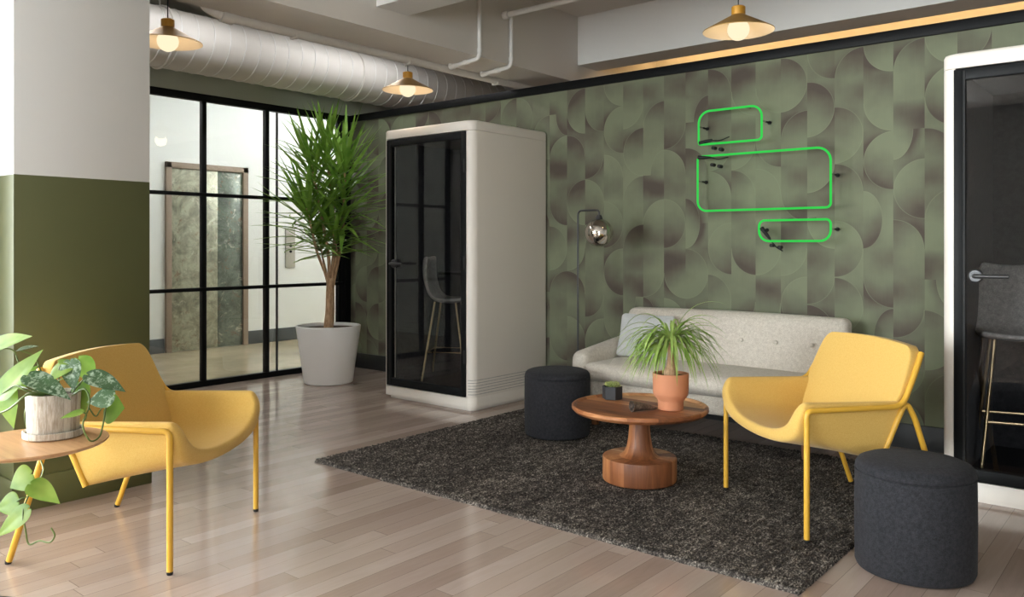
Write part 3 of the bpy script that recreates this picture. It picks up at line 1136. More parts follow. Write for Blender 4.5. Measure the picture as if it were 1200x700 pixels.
def armchair(label, fx, fy, ang, z):
    """fx, fy: middle of the front edge on the floor; ang: facing direction"""
    U0 = .35
    t = thing('armchair', label, 'armchair', (fx - math.cos(ang) * U0, fy - math.sin(ang) * U0, z), ang, 'yellow armchairs')

    def P(u, v, h):
        return Vector((u + U0, v, h))
    # U-shaped seat and arms
    of = [(.376, .590), (.377, .53), (.366, .475), (.336, .430), (.27, .398), (.14, .378), (0, .374)]
    inf = [(.330, .590), (.318, .54), (.292, .496), (.240, .460), (.15, .436), (.07, .428), (0, .426)]
    orr = [(.372, .582), (.371, .46), (.370, .345), (.364, .322), (.31, .314), (.14, .310), (0, .308)]
    inr = [(.334, .582), (.328, .48), (.312, .422), (.262, .392), (.15, .376), (.07, .371), (0, .370)]

    def full(half):
        return half[:-1] + [(0, half[-1][1])] + [(-a, b) for a, b in half[:-1][::-1]]
    loops = []
    for s in (0, .05, .2, .4, .6, .8, .94, .985, 1):
        outer = [(a[0] * (1 - s) + b[0] * s, a[1] * (1 - s) + b[1] * s) for a, b in zip(full(of), full(orr))]
        inner = [(a[0] * (1 - s) + b[0] * s, a[1] * (1 - s) + b[1] * s) for a, b in zip(full(inf), full(inr))]
        lp = []
        for (v, h) in outer + inner[::-1]:
            uf = .045 - max(0, (h - .53)) ** 1.5 * 2.6 - .008 * (v / .37) ** 2
            ur = -.385 - (h - .345) * .40
            lp.append(P(uf + (ur - uf) * s, v, h))
        loops.append(lp)
    # pad the two ends so that subdivision leaves them round
    mb = MB()
    vs = mb.loft(loops)
    m = len(full(of))
    for ring, rev in ((vs[0], False), (vs[-1], True)):
        for k in range(m - 1):
            q = [ring[k], ring[2 * m - 1 - k], ring[2 * m - 2 - k], ring[k + 1]]
            mb.bm.faces.new(q[::-1] if rev else q)
    seat = mb.build('seat_shell', M['yellow_fabric'], t, angle=180, sub=2)
    # backrest
    rows = [(.365, .300, .0), (.42, .322, 0), (.50, .338, 0), (.565, .356, 0), (.63, .364, 0), (.70, .357, 0), (.755, .348, 0), (.790, .336, 0), (.812, .305, 0), (.815, .285, 0)]
    thick = .024
    mb = MB()
    fr, bk = [], []
    nj = 12
    for h, w, _ in rows:
        u = -.395 - (h - .365) * .42
        a, b = [], []
        for j in range(nj + 1):
            q = (-1, -.975, -.88, -.66, -.44, -.22, 0, .22, .44, .66, .88, .975, 1)[j]
            v = w * q
            bow = .016 * q * q
            hh = h + (.012 * (1 - q * q) if h > .75 else 0)
            a.append(P(u + bow + thick, v, hh))
            b.append(P(u + bow - thick, v, hh - .005))
        fr.append(a)
        bk.append(b)
    loops = [a + b[::-1] for a, b in zip(fr, bk)]
    vs = mb.loft(loops)
    m = nj + 1
    for ring, rev in ((vs[0], True), (vs[-1], False)):
        for k in range(m - 1):
            q = [ring[k], ring[k + 1], ring[2 * m - 2 - k], ring[2 * m - 1 - k]]
            mb.bm.faces.new(q if not rev else q[::-1])
    mb.build('backrest', M['yellow_fabric'], t, angle=180, sub=2)
    r = .0125
    for s in (-1, 1):
        V = .384 * s
        # front leg, turning into the arm rail and up the side of the back
        lg = MB().tube([P(0, V, .012), P(0, V, .5)], r, 14).build('leg', M['yellow_metal'], t)
        MB().lathe([(0, 0), (.011, 0), (.0125, .004), (.0125, .014), (0, .014)], 14, P(0, V, 0)).build('foot_cap', M['rubber'], lg)
        path = fillet([P(0, V, .498), P(0, V, .556), P(-.455, V, .560), P(-.532, .366 * s, .70), P(-.580, .343 * s, .785)], [.05, .045, .05], 8)
        MB().tube(path, r, 14).build('arm_rail', M['yellow_metal'], t)
        # rear leg: an upturned V from the rear edge of the shell to the floor
        Vr = .372 * s
        path = fillet([P(-.364, .366 * s, .325), P(-.440, Vr, .50), P(-.482, Vr, .582), P(-.526, Vr, .50), P(-.70, .362 * s, .012)], [.03, .045, .02], 8)
        lg = MB().tube(path, r, 14).build('leg', M['yellow_metal'], t)
        MB().lathe([(0, 0), (.011, 0), (.0125, .004), (.0125, .014), (0, .014)], 14, P(-.704, .362 * s, 0)).build('foot_cap', M['rubber'], lg)
    return t


armchair('yellow armchair beside the side table at the left, facing the rug', -3.267, 1.918, math.atan2(.539, .842), 0)
armchair('yellow armchair on the rug in front of the sofa, turned to the viewer', -1.562, 3.714, math.atan2(-.774, -.632), RUG)

# ------------------------------------------------------------------ ottomans


def ottoman(label, x, y, z):
    t = thing('ottoman', label, 'ottoman', (x, y, z), 0, 'charcoal cylinder ottomans')
    Rr, H = .219, .432
    prof = [(0, .0), (Rr - .02, .0), (Rr - .006, .006), (Rr, .02), (Rr + .002, .2), (Rr, H - .052), (Rr - .0025, H - .05), (0, H - .05)]
    MB().lathe(prof, 72).build('body', M['charcoal'], t, angle=60)
    prof = [(0, H - .05), (Rr - .004, H - .049), (Rr, H - .044), (Rr - .003, H - .026), (Rr - .014, H - .011), (Rr - .035, H - .002), (Rr * .6, H + .006), (0, H + .009)]
    MB().lathe(prof, 72).build('seat_pad', M['charcoal'], t, angle=80)
    MB().tube([((Rr - .001) * math.cos(2 * PI * k / 72), (Rr - .001) * math.sin(2 * PI * k / 72), H - .05) for k in range(72)], .0022, 6, True).build('seam', M['charcoal'], t)


ottoman('charcoal cylinder ottoman in front of the sofa arm', -3.28, 4.41, RUG)
ottoman('charcoal cylinder ottoman at the front right, beside the rug corner', -.855, 3.52, 0)

# ------------------------------------------------------------------ sofa
SX0, SX1 = -3.42, -1.56
scx, sy0 = (SX0 + SX1) / 2, 4.70
sf = thing('sofa', 'oatmeal fabric sofa with buttoned back against the papered wall', 'sofa', (scx, sy0, 0))
hwid = (SX1 - SX0) / 2
MB().rbox((-hwid + .03, .05, .215), (hwid - .03, .70, .345), .025, 6).build('base', M['beige_fabric'], sf, angle=180)
MB().rbox((-hwid + .135, 0, .34), (hwid - .135, .58, .462), .05, 10, .022).build('seat_cushion', M['beige_fabric'], sf, angle=180)


def recl(p):
    k = (p.z - .40) / .41
    return (p.x, p.y + .12 * k, p.z - .0 * k)


bk = MB().rbox((-hwid + .125, .50, .38), (hwid - .125, .64, .812), .045, 10, .012, recl).build('backrest', M['beige_fabric'], sf, angle=180)
for x in (-.59, -.35, -.11, .13, .37, .606):
    h = .642
    yy = .50 + .12 * (h - .40) / .41 - .014
    MB().ball((0, 0, 0), .015, 16, .7).build('button', M['beige_fabric'], bk)
    b = bk.children[-1]
    b.location = (x, yy, h)
    b.rotation_euler = (R(90 - 16), 0, 0)
for s in (-1, 1):
    def armf(p, s=s):
        k = p.y / .7
        z = p.z
        if z > .4:
            z += (k - .1) * .085 * (z - .4) / .14
        return (p.x - s * .012 * (z - .3) / .3, p.y, z)
    xa, xb = (hwid - .14, hwid) if s > 0 else (-hwid, -hwid + .14)
    MB().rbox((xa, .03, .25), (xb, .68, .535), .062, 8, .0, armf).build('armrest', M['beige_fabric'], sf, angle=180)
for x, y, zb in ((-hwid + .17, .12, RUG), (hwid - .2, .12, RUG), (-hwid + .17, .62, 0), (hwid - .2, .62, 0)):
    mb = MB()
    loops = []
    for k, z in ((.018, zb), (.027, .22)):
        loops.append([(x - k, y - k, z), (x + k, y - k, z), (x + k, y + k, z), (x - k, y + k, z)])
    vs = mb.loft(loops)
    mb.bm.faces.new(vs[0][::-1])
    mb.bm.faces.new(vs[1])
    mb.build('leg', M['walnut'], sf, smooth=False)

pil = thing('cushion', 'pale blue-grey cushion leaning in the left corner of the sofa', 'cushion', (-3.05, 5.115, .474))
mb = MB()


def pf(p):
    # pinched corners, leaning back
    k = 1 + .05 * abs(p.x / .21) * abs((p.z - .146) / .146)
    return (p.x * k, p.y + .32 * p.z, .146 + (p.z - .146) * k + .006)


mb.rbox((-.21, -.055, 0), (.21, .055, .292), .03, 8, .0)
for v in mb.bm.verts:
    p = v.co
    e = max(abs(p.x / .21), abs((p.z - .146) / .146))
    f = (1 - e ** 3) * .9 + .12
    v.co = Vector(pf(Vector((p.x, p.y * f, p.z))))
mb.build('cushion_body', M['pillow'], pil, angle=180)

# ------------------------------------------------------------------ coffee table and what stands on it
ct = thing('coffee_table', 'round acacia coffee table with turned pedestal on the rug', 'coffee table', (-2.30, 3.834, RUG))
TR, TH = .365, .402
MB().lathe([(0, TH - .042), (TR - .06, TH - .042), (TR - .015, TH - .034), (TR, TH - .018), (TR, TH - .004), (TR - .004, TH), (TR - .014, TH), (TR - .02, TH - .006), (TR - .026, TH - .012), (0, TH - .012)], 96).build('tabletop', M['acacia_top'], ct)
MB().lathe([(0, .126), (.112, .127), (.098, .134), (.082, .150), (.069, .18), (.060, .23), (.055, .29), (.056, .335), (.06, TH - .042), (0, TH - .042)], 56).build('stem', M['acacia_base'], ct)
MB().lathe([(0, 0), (.19, 0), (.195, .003), (.198, .010), (.198, .120), (.196, .126), (.19, .129), (0, .129)], 80).build('base', M['acacia_base'], ct)
TT = RUG + TH - .012


def strap(mb, p, d, L, w, droop, n=7, fold=.25, twist=0):
    p, d = Vector(p), Vector(d).normalized()
    pts = [p.copy()]
    step = L / n
    for i in range(n):
        d = (d + Vector((0, 0, -droop / n))).normalized()
        p = p + d * step
        pts.append(p.copy())
    prev = None
    for i, q in enumerate(pts):
        t = (pts[min(i + 1, n)] - pts[max(i - 1, 0)]).normalized()
        side = t.cross(Vector((0, 0, 1)))
        if side.length < .05:
            side = Vector((math.cos(twist), math.sin(twist), 0))
        side.normalize()
        up = side.cross(t)
        s = i / n
        ww = w * (0.55 + 1.0 * s if s < .3 else .85 + .15 * math.cos((s - .3) * 3)) * (1 - max(0, (s - .45) / .55) ** 1.6)
        ww = max(ww, w * .03)
        cur = [mb.bm.verts.new(q + side * ww / 2 + up * ww * fold), mb.bm.verts.new(q), mb.bm.verts.new(q - side * ww / 2 + up * ww * fold)]
        if prev:
            mb.bm.faces.new((prev[0], prev[1], cur[1], cur[0]))
            mb.bm.faces.new((prev[1], prev[2], cur[2], cur[1]))
        prev = cur


pp = thing('potted_palm', 'bright arching ponytail palm in a terracotta pot on the coffee table', 'potted plant', (-2.137, 3.88, TT + .001))
MB().lathe([(0, 0), (.062, 0), (.066, .004), (.068, .045), (.070, .052), (.090, .078), (.093, .09), (.095, .19), (.094, .193), (.088, .193), (.087, .18), (.085, .17), (0, .17)], 56).build('pot', M['terracotta'], pp)
MB().lathe([(.0855, .168), (.085, .176), (.05, .181), (0, .183)], 40).build('soil', M['soil'], pp)
mb = MB()
mb.lathe([(0, .17), (.034, .172), (.038, .19), (.033, .21), (.023, .23), (.018, .26), (.016, .30), (.019, .335), (.022, .36), (0, .372)], 24)
mb.build('trunk', M['trunk'], pp)
mb = MB()
r2 = random.Random(11)
for i in range(175):
    a = r2.uniform(0, 2 * PI)
    el = r2.choice([r2.uniform(.0, .7), r2.uniform(.6, 1.35), r2.uniform(.6, 1.35)])
    d = (math.cos(a) * math.cos(el), math.sin(a) * math.cos(el), math.sin(el))
    Lf = r2.uniform(.22, .40)
    strap(mb, (math.cos(a) * .012, math.sin(a) * .012, .33 + r2.uniform(0, .05)), d, Lf, r2.uniform(.0105, .0150), r2.uniform(1.6, 3.2) * (0.65 + .5 * el), 10, .2, a)
mb.build('foliage', M['palm_leaf'], pp, angle=180, recalc=False)

sp = thing('succulent_planter', 'small black faceted planter with succulents on the coffee table', 'potted plant', (-2.535, 3.93, TT + .001), R(20))
mb = MB()
hexo = [(math.cos(k * PI / 3), math.sin(k * PI / 3)) for k in range(6)]
lps = [[(x * r, y * r, z) for x, y in hexo] for r, z in ((.050, 0), (.058, .004), (.058, .074), (.052, .074), (.050, .062))]
vs = mb.loft(lps)
mb.bm.faces.new(vs[0][::-1])
mb.bm.faces.new(vs[-1])
mb.build('pot', M['black_ceramic'], sp, smooth=False)
mb = MB()
for q in range(7):
    a = q * 2 * PI / 6
    cx, cy = (0, 0) if q == 6 else (.03 * math.cos(a), .03 * math.sin(a))
    for k in range(14):
        b = k * 2.4
        el = .25 + .08 * k
        L0 = .030 - .0010 * k
        p = Vector((cx, cy, .070 + .001 * k))
        d = Vector((math.cos(b) * math.cos(el), math.sin(b) * math.cos(el), math.sin(el)))
        sd = Vector((-math.sin(b), math.cos(b), 0)) * .009
        up = Vector((0, 0, .004))
        pts = [mb.bm.verts.new(x) for x in (p, p + d * L0 * .6 + sd, p + d * L0, p + d * L0 * .6 - sd, p + d * L0 * .55 + up)]
        for i, j in ((0, 1), (1, 2), (2, 3), (3, 0)):
            mb.bm.faces.new((pts[i], pts[j], pts[4]))
mb.build('succulents', M['succulent'], sp, smooth=False, recalc=False)

hn = thing('horn', 'hollow grey-brown horn lying on the coffee table beside the terracotta pot', 'ornament', (-2.215, 3.745, TT + .001), R(58))
mb = MB()
path = smooth_path([(-.075, 0, .030), (-.03, 0, .027), (.02, .006, .020), (.06, .02, .011), (.09, .036, .006)], 5)
n = len(path)
mb.tube(path, [.030 * (1 - .87 * (i / (n - 1)) ** .9) for i in range(n)], 20, cap=False)
mb.tube([(-.0755, 0, .030), (-.05, 0, .0285), (-.02, 0, .0265)], [.0265, .021, .008], 20, cap=False)
o = mb.build('shell', M['horn'], hn, recalc=False)
MB().tube([(-.0752, .028 * math.cos(a), .030 + .028 * math.sin(a)) for a in [2 * PI * k / 24 for k in range(24)]], .0025, 6, True).build('rim', M['horn'], hn)
MB().tube([(-.058, 0, .0295), (-.054, 0, .0293)], [.0225, .0215], 18).build('hollow', M['rubber'], hn)  # black disc paints in the shade inside the horn's mouth

# ------------------------------------------------------------------ floor lamp
lx, ly = -3.563, 5.05
fl = thing('floor_lamp', 'slim floor lamp with smoked mirror globe beside the sofa', 'floor lamp', (lx, ly, 0))
MB().lathe([(0, 0), (.125, 0), (.125, .012), (.118, .016), (.02, .02), (.012, .03), (0, .03)], 48).build('base', M['black'], fl)
gx = .19
MB().tube(fillet([(0, 0, .02), (0, 0, 1.543), (gx, 0, 1.543), (gx, 0, 1.49)], [.04, .04], 8), .0075, 12).build('pole', M['gunmetal'], fl)
MB().lathe([(0, 1.505), (.018, 1.505), (.022, 1.495), (.028, 1.475), (0, 1.47)], 24, (gx, 0, 0)).build('socket', M['gunmetal'], fl)
MB().ball((gx, 0, 1.375), .105, 48).build('globe', M['smoke_mirror'], fl, angle=180)

# ------------------------------------------------------------------ pendants


def pendant(label, x, y):
    t = thing('pendant_lamp', label, 'lamp', (x, y, 2.54), 0, 'brass cone pendants with round bulbs')
    MB().lathe([(.205, 0), (.205, .004), (.19, .012), (.044, .092), (.040, .096), (.030, .096)], 56).build('shade', M['brass_shade'], t)
    MB().lathe([(.2045, -.001), (.19, .006), (.042, .086), (.03, .089)], 56).build('shade_lining', M['shade_inside'], t)
    MB().lathe([(0, .088), (.038, .088), (.040, .096), (.040, .142), (.034, .147), (0, .147)], 32).build('cap', M['brass_cap'], t)
    MB().tube([(0, 0, .14), (0, 0, CZ - 2.54 - .03)], .0035, 8).build('cord', M['rubber'], t)
    MB().lathe([(0, CZ - 2.54 - .035), (.05, CZ - 2.54 - .03), (.05, CZ - 2.54), (0, CZ - 2.54)], 24).build('ceiling_rose', M['white'], t)
    b = MB().ball((0, 0, .010), .064, 32).build('bulb', M['bulb'], t, angle=180)
    ld = bpy.data.lights.new('pendant_glow', 'POINT')
    ld.energy = 1.6
    ld.color = (1, .8, .55)
    ld.shadow_soft_size = .064
    lo = bpy.data.objects.new('pendant_glow', ld)
    COL.objects.link(lo)
    lo.location = (x, y, 2.54 - .075)


pendant('brass cone pendant with lit globe bulb at the upper left, beside the column', -4.9, 2.54)
pendant('brass cone pendant with lit globe bulb in front of the spiral duct', -4.9, 4.56)
pendant('brass cone pendant with lit globe bulb above the neon signs', -2.06, 4.55)

# ------------------------------------------------------------------ neon signs on the wall
NY = WY - .14


def neon(label, x0, x1, z0, z1, rad, wire_at):
    cx, cz = (x0 + x1) / 2, (z0 + z1) / 2
    t = thing('neon_sign', label, 'neon sign', (cx, WY, cz), 0, 'green neon outlines on the papered wall')
    a, b = (x1 - x0) / 2, (z1 - z0) / 2
    dy = NY - WY
    pts = []
    rr = rad
    for (sx, sz, a0), r in zip(((1, 1, 0), (-1, 1, PI / 2), (-1, -1, PI), (1, -1, 3 * PI / 2)), rr):
        c = (sx * (a - r), sz * (b - r))
        for k in range(9):
            an = a0 + PI / 2 * k / 8
            pts.append((c[0] + r * math.cos(an), dy, c[1] + r * math.sin(an)))
    MB().tube(pts, .0078, 10, True).build('tube', M['neon'], t, angle=180)
    for (px, pz) in ((a, .1 * b), (-a, .1 * b)):
        MB().tube([(px, dy - .004, pz), (px, dy * .5, pz)], .006, 8).build('clip', M['chrome'], t)
        MB().tube([(px, dy * .55, pz), (px, -.002, pz)], .0065, 8).lathe([(0, 0), (.014, 0), (.014, -.006), (0, -.006)], 14, (px, -.001, pz), 'Y').build('standoff', M['rubber'], t)
    for px in (-.25 * a, .4 * a):
        MB().tube([(px, dy, b + .002), (px, -.002, b + .012)], .006, 8).build('clip', M['chrome'], t)
    # electrode sleeve and wires
    wx, wz, ang = wire_at
    c = Vector((wx * a, dy, wz * b))
    d = Vector((math.cos(ang), 0, math.sin(ang)))
    MB().tube([c, c + d * .055, c + d * .10], [.015, .013, .008], 10).build('electrode_sleeve', M['rubber'], t)
    q = c + d * .09 + Vector((0, .03, -.045))
    mb = MB()
    mb.tube(smooth_path([c + d * .09, c + d * .15 + Vector((0, .02, -.012)), c + d * .21 + Vector((0, .05, .004))], 5), .0045, 7)
    mb.build('wire', M['rubber'], t)
    for k in (0, .055):
        MB().tube([q + Vector((k, .0, -.006 - .25 * k)), q + Vector((k, .045, -.006 - .25 * k))], .013, 10).build('wire_grommet', M['rubber'], t)


def wall_pt(px, py, Y=NY):
    r = (px - 600) / 960
    z = Y / (.64 * r + .768)
    p = at(px, py, z)
    return p.x, p.z


x0 = wall_pt(818.8, 150)[0]
x1 = wall_pt(892.6, 150)[0]
neon('small green neon rounded rectangle, topmost of the three on the papered wall', x0, x1, wall_pt(818.8, 170)[1], wall_pt(818.8, 131.5)[1], (.075, .085, .02, .03), (-.97, -.9, .15))
x2 = wall_pt(817.6, 200)[0]
x3 = wall_pt(973.5, 200)[0]
neon('large green neon rounded rectangle in the middle of the papered wall', x2, x3, wall_pt(973.5, 243)[1], wall_pt(973.5, 172)[1], (.09, .03, .07, .03), (-.99, .97, -.05))
x4 = wall_pt(889.5, 270)[0]
neon('small low green neon rounded rectangle, lowest of the three on the papered wall', x4, x3, wall_pt(972, 282.5)[1], wall_pt(972, 257)[1], (.03, .04, .07, .07), (-.93, .3, -.9))

# ------------------------------------------------------------------ tall plant by the glass partition
PX, PY = -6.24, 4.80
tp = thing('potted_yucca', 'tall strap-leaved yucca tree in a white tapered planter', 'potted plant', (PX, PY, 0))
MB().lathe([(0, 0), (.215, 0), (.225, .006), (.298, .525), (.298, .532), (.292, .535), (.278, .535), (.274, .52), (.272, .50), (0, .50)], 72).build('planter', M['pot_white'], tp)
MB().lathe([(.274, .498), (.27, .506), (.1, .514), (0, .516)], 40).build('soil', M['soil'], tp)
RV, FV = Vector((RX, RY, 0)), Vector((FX, FY, 0))
SC = 7.72 / 960


def tpp(px, py, dep=0.0):
    return RV * ((px - 384.5) * SC) + FV * dep + Vector((0, 0, CAM_H + (288 - py) * SC))


heads = [  # path of each stem up to its crown, then foliage start height
    ([(386, 338, 0), (380, 318, 0), (372, 296, -.02), (367, 270, -.06), (362, 245, -.1)], .020, 290, 52),
    ([(386, 335, 0), (384, 300, .02), (378, 265, .02), (370, 225, .03), (362, 190, .04)], .022, 256, 60),
    ([(387, 338, 0), (389, 310, .03), (390, 270, .05), (386, 220, .06), (378, 170, .05)], .024, 250, 66),
    ([(388, 340, 0), (394, 312, 0), (400, 280, .0), (403, 240, -.03), (405, 196, -.05)], .024, 276, 74),
    ([(388, 340, 0), (391, 318, -.03), (396, 296, -.06), (392, 270, -.1)], .014, 300, 32),
    ([(386, 338, 0), (380, 316, .04), (375, 300, .08), (371, 282, .12)], .014, 302, 30),
]
mb = MB()
tr = smooth_path([tpp(384.5, 384), tpp(386, 365, .01), tpp(386.5, 345), tpp(387, 326)], 5)
mb.tube(tr, [.046 - .010 * i / (len(tr) - 1) for i in range(len(tr))], 18)
for pth, rad, fs, nl in heads:
    q = smooth_path([tpp(*p) for p in pth], 5)
    mb.tube(q, [rad * .82 - rad * .35 * i / (len(q) - 1) for i in range(len(q))], 12)
mb.build('trunk', M['trunk'], tp)
mb = MB()
r3 = random.Random(5)
for pth, rad, fs, nl in heads:
    q = smooth_path([tpp(*p) for p in pth], 8)
    zs = CAM_H + (288 - fs) * SC
    q = [p for p in q if p.z >= zs - .01]
    for i in range(nl):
        k = (i + r3.random()) / nl
        p = q[min(int(k * len(q)), len(q) - 1)]
        a = i * 2.4 + r3.uniform(-.3, .3)
        el = .0 + 1.25 * k ** 1.25 + r3.uniform(-.2, .2)
        el = min(el, 1.45)
        d = Vector((math.cos(a) * math.cos(el), math.sin(a) * math.cos(el), math.sin(el)))
        Lf = r3.uniform(.48, .72) * (1 - .1 * k) * (.75 if nl < 40 else 1)
        ztop = p.z + d.z * Lf
        if ztop > 2.64:
            Lf *= max(.5, (2.64 - p.z) / max(.05, d.z * Lf))
        strap(mb, p + d * .01, d, Lf, r3.uniform(.036, .052), r3.uniform(-.15, .45) * (1.1 - .4 * k), 6, .18, a)
# keep the tips in front of the glass
for v in mb.bm.verts:
    lim = GX + .08 - PX
    if v.co.x < lim:
        v.co.x = lim + (v.co.x - lim) * .1
    lim = WY - .05 - PY
    if v.co.y > lim:
        v.co.y = lim + (v.co.y - lim) * .1
mb.build('foliage', M['yucca_leaf'], tp, angle=180, recalc=False)

# ------------------------------------------------------------------ side table with trailing plant
STX, STY, STH = -3.10, 1.116, .60
st = thing('side_table', 'round oak-topped side table at the left edge, in front of the yellow armchair', 'side table', (STX, STY, 0))
MB().lathe([(0, STH - .022), (.205, STH - .022), (.235, STH - .012), (.243, STH - .004), (.241, STH), (0, STH)], 72).build('tabletop', M['side_wood'], st)
# offset post at the window side, on a disc foot
ox, oy = -.155, -.155
MB().tube([(ox, oy, .01), (ox, oy, STH - .02)], .013, 14).build('post', M['black'], st)
MB().lathe([(0, 0), (.15, 0), (.15, .008), (.145, .012), (0, .012)], 48, (ox + .03, oy + .02, 0)).build('base', M['black'], st)

po = Vector((-3.128, 1.198, STH + .001))
pt = thing('potted_pothos', 'trailing pothos in a whitewashed stave pot on the side table', 'potted plant', tuple(po))
MB().lathe([(0, 0), (.092, 0), (.097, .004), (.098, .024), (.095, .026), (.089, .024), (.085, .010), (0, .010)], 56).build('saucer', M['stave_pot'], pt)
MB().lathe([(0, .011), (.080, .011), (.082, .014), (.088, .153), (.087, .156), (.081, .156), (.079, .142), (0, .140)], 60).build('pot', M['stave_pot'], pt)
MB().lathe([(.0785, .138), (.078, .144), (.04, .148), (0, .149)], 36).build('soil', M['soil'], pt)


def L_(px, py, dz=0.0, z=2.92):
    return at(px, py, z + dz) - po


def heart(mb, base, tip, nrm, w, curl=.25, fold=.25, n=9):
    base, tip, nrm = Vector(base), Vector(tip), Vector(nrm)
    ax = tip - base
    Ln = ax.length
    ax.normalize()
    side = ax.cross(nrm).normalized()
    up = side.cross(ax).normalized()
    prof = [(-.10, .25), (-.06, .62), (.05, .92), (.18, 1.0), (.34, .96), (.5, .82), (.66, .60), (.8, .36), (.92, .14), (1.0, .01)]
    rows = []
    for i, (s, ww) in enumerate(prof):
        r = []
        for j in range(-3, 4):
            q = j / 3
            x = s * Ln
            y = q * ww * w / 2
            if s < 0.05 and j == 0:
                x = 0.04 * Ln
            zz = abs(q) * fold * w * ww * .5 - curl * Ln * max(0, s) ** 2 - .1 * w * q * q * ww
            r.append(mb.bm.verts.new(base + ax * x + side * y + up * zz))
        rows.append(r)
    for a, b in zip(rows, rows[1:]):
        for j in range(6):
            mb.bm.faces.new((a[j], a[j + 1], b[j + 1], b[j]))


UPV = Vector((0, 0, 1))
TOC = -FV      # toward the viewer
gr, sv, vn = MB(), MB(), MB()
RIM = .165
# (bunch, base px, tip px, depth at base, depth at tip, width, normal, curl, fold)
leaves = [
    (gr, (-14, 408), (36, 392), .02, -.02, .10, UPV * .8 + TOC * .6, .05, .3),
    (sv, (22, 410), (45, 404), .02, .02, .045, UPV + TOC * .3, .1, .3),
    (gr, (2, 462), (48, 409), -.04, -.02, .095, TOC * .9 + UPV * .3 - RV * .3, .05, .35),
    (gr, (20, 452), (44, 428), .03, .06, .06, TOC + UPV * .2, .05, .3),
    (gr, (6, 452), (12, 503), -.02, -.05, .10, TOC * .9 + UPV * .3 - RV * .3, .1, .2),
    (sv, (34, 441), (82, 463), -.05, -.11, .085, UPV * .9 + TOC * .45, .12, .3),
    (gr, (80, 426), (53, 443), .00, -.06, .095, UPV * .9 + TOC * .3, .25, .15),
    (gr, (70, 424), (97, 423), -.02, .02, .055, UPV + TOC * .35, .2, .2),
    (sv, (82, 424), (85, 458), -.02, -.05, .075, TOC + UPV * .3, .1, .2),
    (gr, (92, 421), (112, 446), .06, .04, .085, TOC * .5 + UPV * .8 + RV * .2, .25, .2),
    (gr, (94, 450), (97, 486), .06, .03, .07, TOC + UPV * .2, .15, .2),
    (sv, (104, 440), (147, 456), -.03, -.05, .080, UPV * .8 + TOC * .5, .1, .3),
    (sv, (132, 464), (100, 470), -.06, -.07, .085, UPV * .6 + TOC * .8, .12, .2),
    (gr, (124, 478), (146, 478), -.02, .0, .115, TOC * .9 + UPV * .4, .1, .1),
    (gr, (96, 483), (69, 489), -.09, -.11, .038, UPV * .9 + TOC * .5, .1, .3),
    (gr, (60, 452), (74, 442), -.03, -.05, .05, UPV + TOC * .3, .1, .3),
    # leaves below the table top
    (gr, (36, 556), (10, 572), .10, .08, .105, TOC * .9 + UPV * .4, .1, .2),
    (gr, (37, 568), (68, 584), .06, .04, .080, UPV * .75 + TOC * .6, .35, .25),
    (gr, (20, 588), (-6, 597), .08, .08, .085, TOC * .9 + UPV * .35, .1, .25),
    (gr, (32, 598), (-8, 630), .06, .05, .075, TOC * .9 + UPV * .3 - RV * .2, .1, .3),
]
for mbx, b, tpx, db, dt, w, nrm, cu, fo in leaves:
    heart(mbx, L_(b[0], b[1], db), L_(tpx[0], tpx[1], dt), nrm, w, cu, fo)


def stem(pts, r=.0026):
    vn.tube(smooth_path([L_(*p) for p in pts], 6), r, 7)


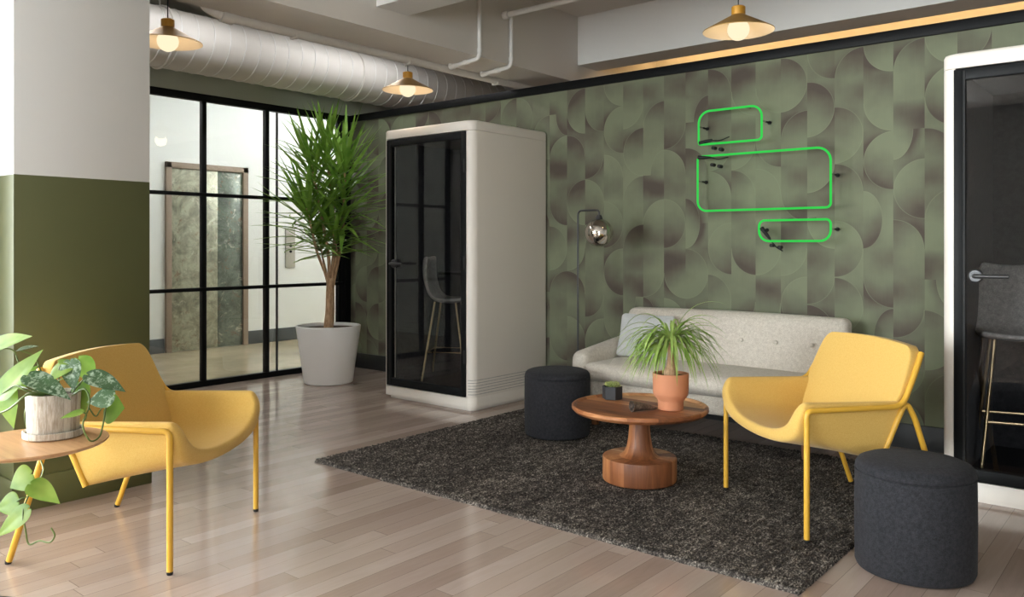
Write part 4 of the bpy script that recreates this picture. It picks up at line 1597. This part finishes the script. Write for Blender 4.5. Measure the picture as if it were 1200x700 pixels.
stem([(60, 465, 0), (40, 450, .0), (22, 425, .02), (14, 410, .02), (-14, 408, .02)])
stem([(62, 465, .02), (50, 440, .04), (40, 418, .03), (24, 411, .02)])
stem([(52, 464, -.06), (32, 463, -.10), (18, 474, -.10), (6, 482, -.08), (-10, 486, -.05)], .0035)
stem([(52, 463, -.06), (30, 458, -.08), (18, 452, -.06), (2, 462, -.04)])
stem([(56, 463, -.02), (34, 456, -.02), (20, 452, .03)])
stem([(70, 464, -.02), (69, 445, -.02), (70, 430, -.02), (80, 426, 0)])
stem([(64, 464, -.04), (46, 458, -.07), (34, 441, -.05)])
stem([(82, 464, 0), (93, 450, .0), (104, 440, -.03)], .003)
stem([(84, 464, -.03), (98, 456, -.05), (104, 464, -.06), (104, 478, -.07), (97, 498, -.09), (103, 514, -.09), (109, 517, -.08), (117, 511, -.06), (121, 496, -.04), (124, 478, -.02)], .003)
stem([(104, 478, -.07), (112, 488, -.06), (118, 480, -.06), (132, 464, -.06)])
stem([(100, 492, -.08), (101, 486, -.09), (96, 483, -.09)])
stem([(82, 462, .06), (90, 440, .06), (92, 421, .06)])
stem([(84, 463, .06), (92, 455, .06), (94, 450, .06)])
# runner over the rear edge of the table and down
stem([(70, 466, .05), (52, 462, .10), (30, 480, .20), (34, 510, .27), (48, 540, .24), (50, 556, .18), (36, 576, .10), (27, 600, .06), (30, 622, .04), (34, 638, .03), (46, 634, .02), (58, 636, .0), (64, 628, .0), (60, 619, .01)], .0032)
stem([(40, 568, .12), (37, 560, .11), (36, 556, .10)])
stem([(34, 582, .09), (26, 584, .08), (20, 588, .08)])
gr.build('foliage', M['pothos'], pt, angle=180, recalc=False, sub=1)
sv.build('silver_foliage', M['pothos_silver'], pt, angle=180, recalc=False, sub=1)
vn.build('vines', M['vine'], pt, angle=180)

# ------------------------------------------------------------------ daylight and exposure
w = bpy.data.worlds.new('daylight')
scene.world = w
w.use_nodes = True
bg = w.node_tree.nodes['Background']
bg.inputs[0].default_value = (0.94, 0.97, 1.01, 1)
bg.inputs[1].default_value = 35.0

scene.view_settings.view_transform = 'Standard'
scene.view_settings.look = 'None'
scene.view_settings.gamma = 1
scene.view_settings.use_curve_mapping = False
scene.view_settings.exposure = 0.2
cy = scene.cycles
cy.use_denoising = True
cy.max_bounces = 10
cy.diffuse_bounces = 5
cy.glossy_bounces = 4
cy.transparent_max_bounces = 16
cy.sample_clamp_indirect = 8
cy.caustics_reflective = False
cy.caustics_refractive = False
